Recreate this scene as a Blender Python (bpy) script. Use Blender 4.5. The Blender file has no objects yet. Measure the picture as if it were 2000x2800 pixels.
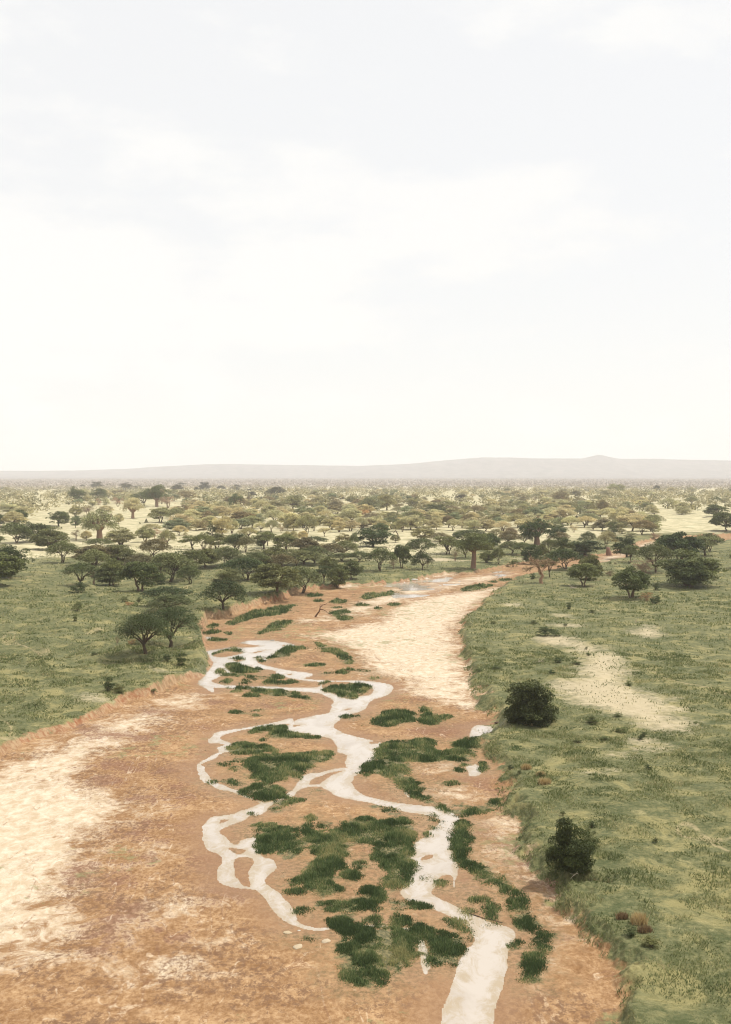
import bpy, math, random
import numpy as np
from mathutils import Vector, Matrix

# ------------------------------------------------------------------ camera, sky, sun, exposure
SC = bpy.context.scene
COL = SC.collection
CAM_H = 28.0
FPX = 3000.0          # focal length in photo pixels (photo is 2000 x 2800)
CU, CV, HORIZ = 1000.0, 1400.0, 1298.0
PITCH = math.atan((CV - HORIZ) / FPX)

cd = bpy.data.cameras.new("camera")
cam = bpy.data.objects.new("camera", cd)
COL.objects.link(cam)
cam.location = (0, 0, CAM_H)
cam.rotation_euler = (math.pi / 2 - PITCH, 0, 0)
cd.sensor_fit = 'HORIZONTAL'
cd.sensor_width = 36.0
cd.lens = 36.0 * FPX / 2000.0
cd.clip_start = 0.5
cd.clip_end = 60000.0
SC.camera = cam

SUN_EL, SUN_AZ = 58.0, 70.0       # azimuth clockwise from +Y (straight ahead)
world = bpy.data.worlds.new("World")
SC.world = world
world.use_nodes = True
wt = world.node_tree
wt.nodes.clear()
wo = wt.nodes.new("ShaderNodeOutputWorld")
bg = wt.nodes.new("ShaderNodeBackground")
sky = wt.nodes.new("ShaderNodeTexSky")
sky.sky_type = 'NISHITA'
sky.sun_disc = False
sky.sun_elevation = math.radians(SUN_EL)
sky.sun_rotation = math.radians(SUN_AZ)
sky.altitude = 1000
sky.air_density = 1.0
sky.dust_density = 4.0
sky.ozone_density = 1.0
bg.inputs[1].default_value = 0.15
# thin cloud veil and a few cumulus banks, laid out by sky direction
tc = wt.nodes.new("ShaderNodeTexCoord")
sep = wt.nodes.new("ShaderNodeSeparateXYZ")
wt.links.new(tc.outputs["Generated"], sep.inputs[0])
mp = wt.nodes.new("ShaderNodeMapping")
mp.inputs["Scale"].default_value = (1.0, 1.0, 2.6)
mp.inputs["Location"].default_value = (0.35, 0.1, 0.12)
wt.links.new(tc.outputs["Generated"], mp.inputs[0])
cn = wt.nodes.new("ShaderNodeTexNoise")
cn.inputs["Scale"].default_value = 4.2
cn.inputs["Detail"].default_value = 9.0
cn.inputs["Roughness"].default_value = 0.55
wt.links.new(mp.outputs[0], cn.inputs["Vector"])
cr = wt.nodes.new("ShaderNodeMapRange")
cr.interpolation_type = 'SMOOTHSTEP'
cr.inputs["From Min"].default_value = 0.47
cr.inputs["From Max"].default_value = 0.62
cr.inputs["To Min"].default_value = 0.88
cr.inputs["To Max"].default_value = 1.0
wt.links.new(cn.outputs[0], cr.inputs["Value"])
cm = wt.nodes.new("ShaderNodeMix")
cm.data_type = 'RGBA'
wt.links.new(cr.outputs[0], cm.inputs[0])
wt.links.new(sky.outputs[0], cm.inputs[6])
cm.inputs[7].default_value = (6.68, 6.68, 6.62, 1)       # sunlit cloud, in the sky texture's own units
wt.links.new(cm.outputs[2], bg.inputs[0])
wt.links.new(bg.outputs[0], wo.inputs[0])

sd_ = bpy.data.lights.new("sun", 'SUN')
sun = bpy.data.objects.new("sun", sd_)
COL.objects.link(sun)
sd_.energy = 4.5
sd_.angle = math.radians(0.53)
sd_.color = (1.0, 0.95, 0.87)
az, el = math.radians(SUN_AZ), math.radians(SUN_EL)
to_sun = Vector((math.sin(az) * math.cos(el), math.cos(az) * math.cos(el), math.sin(el)))
sun.rotation_euler = to_sun.to_track_quat('Z', 'Y').to_euler()
sun.location = (0, 0, 200)

SC.view_settings.view_transform = 'Standard'
SC.view_settings.look = 'None'
SC.view_settings.gamma = 1.0
SC.view_settings.use_curve_mapping = False
SC.view_settings.exposure = -0.02
SC.render.engine = 'CYCLES'
SC.cycles.use_denoising = True
SC.cycles.use_adaptive_sampling = False
SC.cycles.filter_width = 1.15
SC.cycles.max_bounces = 5
SC.cycles.diffuse_bounces = 2
SC.cycles.glossy_bounces = 2
SC.cycles.transmission_bounces = 3
SC.cycles.transparent_max_bounces = 6
SC.cycles.volume_bounces = 1
SC.cycles.sample_clamp_indirect = 4.0

RNG = np.random.default_rng(7)
random.seed(7)


# ------------------------------------------------------------------ geometry helpers
def P(u, v, z=0.0):
    """photo pixel -> point of the plane at height z, and depth along the view"""
    u = np.asarray(u, float); v = np.asarray(v, float)
    xr = (u - CU) / FPX; yr = (CV - v) / FPX
    sp, cp = math.sin(PITCH), math.cos(PITCH)
    t = (z - CAM_H) / (-sp + yr * cp)
    return xr * t, (cp + yr * sp) * t, t


def hash2(ix, iy, seed):
    h = (ix * 374761393 + iy * 668265263 + seed * 974634541) & 0x7fffffff
    h = ((h ^ (h >> 13)) * 1274126177) & 0x7fffffff
    h = h ^ (h >> 16)
    return (h & 0xffff) / 65535.0


def vnoise(x, y, seed=0):
    x0 = np.floor(x).astype(np.int64); y0 = np.floor(y).astype(np.int64)
    fx = x - x0; fy = y - y0
    fx = fx * fx * (3 - 2 * fx); fy = fy * fy * (3 - 2 * fy)
    a = hash2(x0, y0, seed); b = hash2(x0 + 1, y0, seed)
    c = hash2(x0, y0 + 1, seed); d = hash2(x0 + 1, y0 + 1, seed)
    return a + (b - a) * fx + (c - a) * fy + (a - b - c + d) * fx * fy


def fbm(x, y, seed=0, octv=4):
    s = 0.0; amp = 0.5; tot = 0.0
    for o in range(octv):
        s = s + amp * vnoise(x * 2 ** o + 17.3 * o, y * 2 ** o - 9.1 * o, seed + o)
        tot += amp; amp *= 0.5
    return s / tot


def sstep(a, b, x):
    t = np.clip((x - a) / (b - a), 0, 1)
    return t * t * (3 - 2 * t)


def poly_sd(px, py, poly, reach):
    """signed distance (positive inside), clamped to +-reach"""
    out = np.full(px.shape, -reach)
    lo = poly.min(0) - reach; hi = poly.max(0) + reach
    idx = np.nonzero((px > lo[0]) & (px < hi[0]) & (py > lo[1]) & (py < hi[1]))[0]
    if len(idx) == 0:
        return out
    x = px[idx]; y = py[idx]
    d2 = np.full(x.shape, reach * reach); ins = np.zeros(x.shape, bool)
    n = len(poly)
    for i in range(n):
        ax, ay = poly[i]; bx, by = poly[(i + 1) % n]
        ex, ey = bx - ax, by - ay
        L = ex * ex + ey * ey + 1e-12
        t = np.clip(((x - ax) * ex + (y - ay) * ey) / L, 0, 1)
        d2 = np.minimum(d2, (x - ax - t * ex) ** 2 + (y - ay - t * ey) ** 2)
        if ay != by:
            c = (ay > y) != (by > y)
            ins ^= c & (x < ex * (y - ay) / (by - ay) + ax)
    d = np.sqrt(d2)
    out[idx] = np.where(ins, d, -d)
    return out


def smooth_poly(pts, it=2):
    p = np.array(pts, float)
    for _ in range(it):
        q = np.roll(p, -1, 0)
        r = np.empty((len(p) * 2, 2)); r[0::2] = p * .75 + q * .25; r[1::2] = p * .25 + q * .75
        p = r
    return p


def gpoly(pts, z=0.0, it=1):
    p = smooth_poly(pts, it) if it else np.array(pts, float)
    x, y, _ = P(p[:, 0], p[:, 1], z)
    return np.stack([x, y], 1)


def ell(cx, cy, w, h, n=12, j=0.18, seed=0):
    r = np.random.default_rng(int(cx * 13 + cy * 7 + seed))
    a = np.arange(n) * 2 * math.pi / n
    k = 1 + r.uniform(-j, j, n)
    return [(cx + w / 2 * math.cos(t) * q, cy + h / 2 * math.sin(t) * q) for t, q in zip(a, k)]


def link_mesh(name, verts, faces, mats=(), parent=None, attrs=None, smooth=False, fmat=None):
    """verts (N,3), faces (M,k) arrays -> one mesh object"""
    verts = np.ascontiguousarray(verts, np.float32)
    me = bpy.data.meshes.new(name)
    if isinstance(faces, np.ndarray):
        groups = [faces]
    else:
        groups = [f for f in faces if len(f)]
    nv = len(verts)
    loops = np.concatenate([g.ravel() for g in groups]).astype(np.int32)
    sizes = np.concatenate([np.full(len(g), g.shape[1]) for g in groups]).astype(np.int32)
    starts = np.concatenate([[0], np.cumsum(sizes)[:-1]]).astype(np.int32)
    me.vertices.add(nv); me.vertices.foreach_set("co", verts.ravel())
    me.loops.add(len(loops)); me.loops.foreach_set("vertex_index", loops)
    me.polygons.add(len(sizes)); me.polygons.foreach_set("loop_start", starts)
    try:
        me.polygons.foreach_set("loop_total", sizes)
    except Exception:
        pass
    if smooth:
        me.polygons.foreach_set("use_smooth", np.ones(len(sizes), bool))
    for m in mats:
        me.materials.append(m)
    if fmat is not None:
        me.polygons.foreach_set("material_index", np.asarray(fmat, np.int32))
    if attrs:
        for k, a in attrs.items():
            at = me.attributes.new(k, 'FLOAT', 'POINT')
            at.data.foreach_set("value", np.ascontiguousarray(a, np.float32))
    me.update(calc_edges=True)
    o = bpy.data.objects.new(name, me)
    COL.objects.link(o)
    if parent is not None:
        o.parent = parent
    return o


def tag(o, label=None, cat=None, group=None, kind=None):
    if label: o["label"] = label
    if cat: o["category"] = cat
    if group: o["group"] = group
    if kind: o["kind"] = kind
    return o


# ------------------------------------------------------------------ node helper
class NT:
    def __init__(self, name):
        self.m = bpy.data.materials.new(name)
        self.m.use_nodes = True
        self.t = self.m.node_tree
        self.t.nodes.clear()
        self.out = self.t.nodes.new("ShaderNodeOutputMaterial")

    def n(self, typ, **kw):
        x = self.t.nodes.new(typ)
        for k, v in kw.items():
            setattr(x, k, v)
        return x

    def put(self, sock, v):
        if isinstance(v, bpy.types.NodeSocket):
            self.t.links.new(v, sock)
        elif isinstance(v, (tuple, list)) and len(v) == 3 and sock.type == 'RGBA':
            sock.default_value = (*v, 1)
        else:
            sock.default_value = v

    def attr(self, name):
        return self.n("ShaderNodeAttribute", attribute_name=name).outputs["Fac"]

    def pos(self):
        return self.n("ShaderNodeNewGeometry").outputs["Position"]

    def mapping(self, vec, scale=(1, 1, 1), rot=(0, 0, 0)):
        x = self.n("ShaderNodeMapping")
        self.put(x.inputs[0], vec)
        x.inputs["Scale"].default_value = scale
        x.inputs["Rotation"].default_value = rot
        return x.outputs[0]

    def noise(self, vec, scale, detail=4, rough=0.55, dist=0.0):
        x = self.n("ShaderNodeTexNoise")
        self.put(x.inputs["Vector"], vec)
        x.inputs["Scale"].default_value = scale
        x.inputs["Detail"].default_value = detail
        x.inputs["Roughness"].default_value = rough
        x.inputs["Distortion"].default_value = dist
        return x.outputs[0]

    def math(self, op, a, b=0.0, c=None):
        x = self.n("ShaderNodeMath", operation=op)
        self.put(x.inputs[0], a); self.put(x.inputs[1], b)
        if c is not None: self.put(x.inputs[2], c)
        return x.outputs[0]

    def step(self, v, lo, hi, a=0.0, b=1.0):
        x = self.n("ShaderNodeMapRange", interpolation_type='SMOOTHSTEP')
        self.put(x.inputs["Value"], v)
        x.inputs["From Min"].default_value = lo; x.inputs["From Max"].default_value = hi
        x.inputs["To Min"].default_value = a; x.inputs["To Max"].default_value = b
        return x.outputs[0]

    def mix(self, f, a, b, blend='MIX'):
        x = self.n("ShaderNodeMix", data_type='RGBA', blend_type=blend)
        self.put(x.inputs[0], f); self.put(x.inputs[6], a); self.put(x.inputs[7], b)
        return x.outputs[2]

    def bsdf(self, color, rough=0.9, spec=0.2, normal=None, **kw):
        x = self.n("ShaderNodeBsdfPrincipled")
        self.put(x.inputs["Base Color"], color)
        self.put(x.inputs["Roughness"], rough)
        self.put(x.inputs["Specular IOR Level"], spec)
        if normal is not None: self.put(x.inputs["Normal"], normal)
        return x

    def bump(self, h, strength, dist):
        x = self.n("ShaderNodeBump")
        self.put(x.inputs["Height"], h)
        x.inputs["Strength"].default_value = strength
        x.inputs["Distance"].default_value = dist
        return x.outputs[0]

    def done(self, shader):
        self.t.links.new(shader, self.out.inputs[0])
        return self.m

# ------------------------------------------------------------------ the lie of the land (outlines traced on the ground)
LEFT_BANK = [(-900, 2420), (-500, 2235), (-100, 2075), (200, 1965), (235, 1955), (290, 1925), (330, 1905), (380, 1892), (420, 1875), (470, 1855), (510, 1842),
    (545, 1835), (565, 1825), (577, 1808), (573, 1790), (560, 1775), (552, 1760), (543, 1745), (546, 1725), (552, 1705), (555, 1690), (575, 1683), (610, 1681),
    (640, 1669), (690, 1650), (720, 1642), (768, 1636), (782, 1622), (815, 1611), (860, 1606), (915, 1600), (935, 1594), (1010, 1592), (1050, 1589), (1090, 1584),
    (1140, 1577), (1190, 1567), (1240, 1562), (1285, 1566), (1310, 1556), (1360, 1548), (1400, 1541), (1440, 1532), (1520, 1526), (1600, 1518), (1650, 1512),
    (1700, 1498), (1740, 1481), (1800, 1468), (2600, 1420), (4200, 1330), (4200, 1299.6), (-2600, 1299.6), (-2600, 1340), (-2600, 2420)]
RIGHT_BANK = [(3600, 1400), (2600, 1460), (1850, 1485), (1760, 1498), (1710, 1529), (1640, 1543), (1560, 1553), (1500, 1562), (1440, 1572), (1425, 1578), (1410, 1590),
    (1395, 1600), (1375, 1615), (1340, 1640), (1322, 1655), (1310, 1668), (1290, 1685), (1275, 1697), (1268, 1710), (1270, 1725), (1275, 1740), (1272, 1755),
    (1265, 1765), (1275, 1785), (1288, 1800), (1300, 1820), (1312, 1840), (1325, 1865), (1337, 1890), (1345, 1910), (1349, 1935), (1354, 1955), (1372, 1968),
    (1364, 1985), (1356, 1998), (1344, 2010), (1336, 2025), (1340, 2042), (1350, 2062), (1375, 2085), (1395, 2110), (1400, 2140), (1412, 2170), (1422, 2200),
    (1430, 2230), (1434, 2262), (1450, 2288), (1468, 2310), (1500, 2332), (1525, 2350), (1545, 2372), (1570, 2398), (1620, 2405), (1655, 2420), (1640, 2432),
    (1610, 2446), (1616, 2470), (1630, 2500), (1650, 2530), (1668, 2565), (1690, 2600), (1720, 2680), (1760, 2800), (1900, 3300), (6000, 3300), (6000, 1500)]
WATER = [
    # upper pool, left arm, long lower arm
    [(655, 1757), (690, 1750), (745, 1751), (780, 1756), (808, 1765), (785, 1771), (766, 1776), (754, 1783), (749, 1795), (730, 1797), (724, 1806), (718, 1800),
     (697, 1794), (698, 1808), (715, 1818), (745, 1825), (790, 1833), (835, 1839), (861, 1844), (845, 1851), (826, 1854), (850, 1858), (885, 1860), (905, 1861),
     (960, 1861), (1000, 1862), (1045, 1867), (1075, 1876), (1068, 1893), (1050, 1904), (1020, 1912), (1006, 1920), (1004, 1932), (994, 1942), (975, 1948),
     (950, 1955), (932, 1963), (928, 1969), (915, 1980), (905, 1985), (860, 1975), (815, 1978), (800, 1971), (855, 1958), (889, 1952), (904, 1948), (903, 1942),
     (911, 1929), (916, 1918), (904, 1908), (889, 1899), (873, 1893), (830, 1890), (800, 1888), (760, 1886), (730, 1884), (690, 1882), (655, 1882), (622, 1881),
     (600, 1879), (578, 1878), (586, 1890), (580, 1893), (567, 1884), (555, 1876), (545, 1870), (545, 1862), (552, 1852), (565, 1843), (575, 1830), (580, 1812),
     (578, 1796), (570, 1787), (562, 1780), (572, 1779), (590, 1777), (620, 1771), (640, 1770), (680, 1771), (720, 1767), (700, 1763), (670, 1760)],
    # left meander
    [(815, 1980), (800, 1966), (796, 1964), (752, 1975), (707, 1984), (663, 1991), (619, 1997), (592, 2002), (577, 2012), (568, 2026), (570, 2032), (594, 2031),
     (618, 2034), (618, 2038), (592, 2045), (601, 2055), (585, 2063), (563, 2075), (541, 2085), (533, 2093), (539, 2104), (541, 2120), (550, 2133), (574, 2146),
     (601, 2156), (634, 2162), (654, 2172), (674, 2180), (714, 2196), (705, 2200), (685, 2208), (663, 2217), (638, 2229), (581, 2233), (566, 2242), (559, 2258),
     (557, 2283), (557, 2304), (566, 2325), (579, 2331), (594, 2333), (609, 2344), (602, 2366), (596, 2384), (596, 2400), (602, 2415), (623, 2422), (654, 2428),
     (695, 2431), (708, 2437), (729, 2454), (739, 2475), (760, 2501), (778, 2521), (799, 2529), (840, 2541), (871, 2545), (902, 2539), (907, 2536), (897, 2536),
     (871, 2539), (840, 2534), (816, 2519), (815, 2508), (804, 2483), (783, 2459), (760, 2441), (737, 2426), (724, 2413), (726, 2400), (737, 2389), (755, 2377),
     (755, 2358), (742, 2348), (721, 2346), (703, 2325), (706, 2309), (700, 2290), (664, 2296), (656, 2309), (638, 2311), (623, 2299), (612, 2286), (598, 2280),
     (599, 2268), (618, 2258), (643, 2249), (674, 2238), (685, 2229), (708, 2229), (721, 2221), (744, 2200), (760, 2190), (783, 2183), (805, 2177), (815, 2166),
     (825, 2156), (850, 2151), (880, 2151), (880, 2144), (850, 2146), (842, 2138), (852, 2129), (880, 2119), (910, 2109), (955, 2105), (953, 2099), (930, 2100),
     (900, 2106), (870, 2113), (847, 2114), (830, 2122), (822, 2135), (815, 2142), (800, 2158), (780, 2170), (778, 2180), (750, 2190), (720, 2194), (690, 2182),
     (672, 2173), (654, 2163), (619, 2153), (588, 2137), (577, 2128), (563, 2113), (563, 2100), (552, 2089), (563, 2084), (585, 2075), (610, 2057), (626, 2054),
     (627, 2049), (612, 2045), (636, 2034), (601, 2022), (603, 2012), (623, 2004), (663, 1995), (712, 1988), (752, 1981), (783, 1979)],
    # main river from the wide reach to the bottom of the picture
    [(800, 1972), (855, 1958), (930, 1966), (928, 1969), (915, 1980), (915, 1990), (933, 2002), (955, 2008), (988, 2017), (1022, 2025), (1050, 2031), (1039, 2037),
     (1035, 2048), (1029, 2064), (1029, 2075), (1000, 2088), (991, 2104), (990, 2110), (974, 2117), (964, 2130), (963, 2143), (973, 2160), (996, 2175), (1029, 2186),
     (1069, 2193), (1112, 2198), (1162, 2206), (1202, 2209), (1229, 2221), (1262, 2236), (1252, 2249), (1244, 2273), (1242, 2306), (1245, 2349), (1256, 2364),
     (1255, 2384), (1247, 2407), (1244, 2429), (1239, 2421), (1237, 2390), (1219, 2390), (1196, 2401), (1190, 2418), (1179, 2435), (1182, 2446), (1202, 2458),
     (1230, 2469), (1258, 2482), (1270, 2494), (1301, 2507), (1343, 2522), (1366, 2529), (1391, 2534), (1408, 2545), (1415, 2560), (1400, 2582), (1394, 2600),
     (1380, 2680), (1340, 2800), (1330, 3100), (1180, 3100), (1200, 2800), (1240, 2680), (1270, 2600), (1295, 2579), (1304, 2571), (1287, 2545), (1284, 2534),
     (1258, 2514), (1219, 2500), (1179, 2480), (1134, 2466), (1105, 2455), (1100, 2438), (1117, 2407), (1125, 2384), (1128, 2364), (1128, 2322), (1134, 2307),
     (1153, 2296), (1176, 2288), (1178, 2273), (1196, 2259), (1202, 2242), (1182, 2232), (1145, 2222), (1117, 2220), (1088, 2211), (1060, 2204), (1029, 2198),
     (963, 2186), (916, 2175), (896, 2160), (876, 2150), (876, 2143), (903, 2123), (930, 2110), (953, 2101), (943, 2090), (950, 2070), (943, 2061), (923, 2056),
     (920, 2040), (915, 2020), (863, 2008), (823, 2005), (787, 2000), (783, 1990)],
    [(558, 1741), (575, 1741), (596, 1746), (580, 1749), (562, 1746)],
    [(1296, 1985), (1307, 1982), (1330, 1984), (1352, 1987), (1345, 2000), (1335, 2005), (1330, 2012), (1312, 2022), (1287, 2018), (1286, 2010), (1290, 1995)],
    [(1272, 2093), (1288, 2095), (1303, 2088), (1316, 2099), (1316, 2117), (1295, 2123), (1280, 2119), (1281, 2106)],
    [(1104, 2166), (1117, 2166), (1125, 2183), (1107, 2175)],
    [(979, 2534), (1005, 2529), (1039, 2528), (1070, 2531), (1096, 2536), (1122, 2536), (1126, 2556), (1156, 2566), (1170, 2600), (1176, 2640), (1166, 2668), (1156, 2640),
     (1149, 2600), (1142, 2572), (1102, 2556), (1090, 2540), (1039, 2532)],
]
ISLES = [
    [(619, 1813), (640, 1811), (655, 1817), (682, 1822), (717, 1829), (740, 1830), (758, 1836), (753, 1841), (779, 1850), (795, 1855), (846, 1862), (879, 1864),
     (880, 1877), (861, 1881), (817, 1880), (762, 1878), (731, 1877), (686, 1877), (657, 1876), (622, 1874), (595, 1871), (578, 1864), (575, 1861), (587, 1855),
     (598, 1850), (613, 1843), (635, 1841), (635, 1835), (622, 1829)],
    [(878, 1866), (900, 1862.5), (966, 1864), (1000, 1871), (1017, 1877), (1025, 1889), (1013, 1902), (982, 1904), (964, 1913), (944, 1910), (917, 1895), (889, 1889), (880, 1880)],
    [(577, 1793), (600, 1779), (640, 1773), (667, 1775), (664, 1788), (640, 1794), (610, 1798), (588, 1797)],
    [(634, 1806), (645, 1800), (660, 1800), (668, 1804), (660, 1810), (645, 1810)],
    [(593, 1832), (600, 1827), (610, 1830), (613, 1836), (605, 1842), (594, 1841)],
    [(680, 1786), (710, 1779), (735, 1775), (720, 1781), (695, 1787)],
    [(764, 1767), (775, 1761), (782, 1763), (780, 1768)],
    [(780, 1846), (790, 1840), (805, 1840), (800, 1847)],
    [(838, 1866), (850, 1869), (846, 1871)],
    [(594, 2250), (604, 2239), (636, 2238), (620, 2247), (600, 2254)],
    [(618, 2318), (640, 2316), (680, 2322), (668, 2331), (652, 2338), (636, 2330)],
    [(640, 2360), (645, 2345), (680, 2342), (696, 2350), (692, 2372), (682, 2390), (690, 2425), (668, 2424), (650, 2412), (642, 2390)],
    [(1010, 2030), (1020, 2026), (1038, 2028), (1030, 2034), (1012, 2035)],
    [(850, 2143), (880, 2124), (912, 2114), (948, 2105), (925, 2112), (895, 2126), (875, 2142)],
    [(1148, 2352), (1158, 2340), (1178, 2336), (1186, 2338), (1176, 2348), (1158, 2352)],
    [(938, 1941), (955, 1934), (967, 1936), (960, 1941), (945, 1943)],
    [(800, 1982), (815, 1979), (835, 1981), (820, 1986), (800, 1989)],
]
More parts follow.
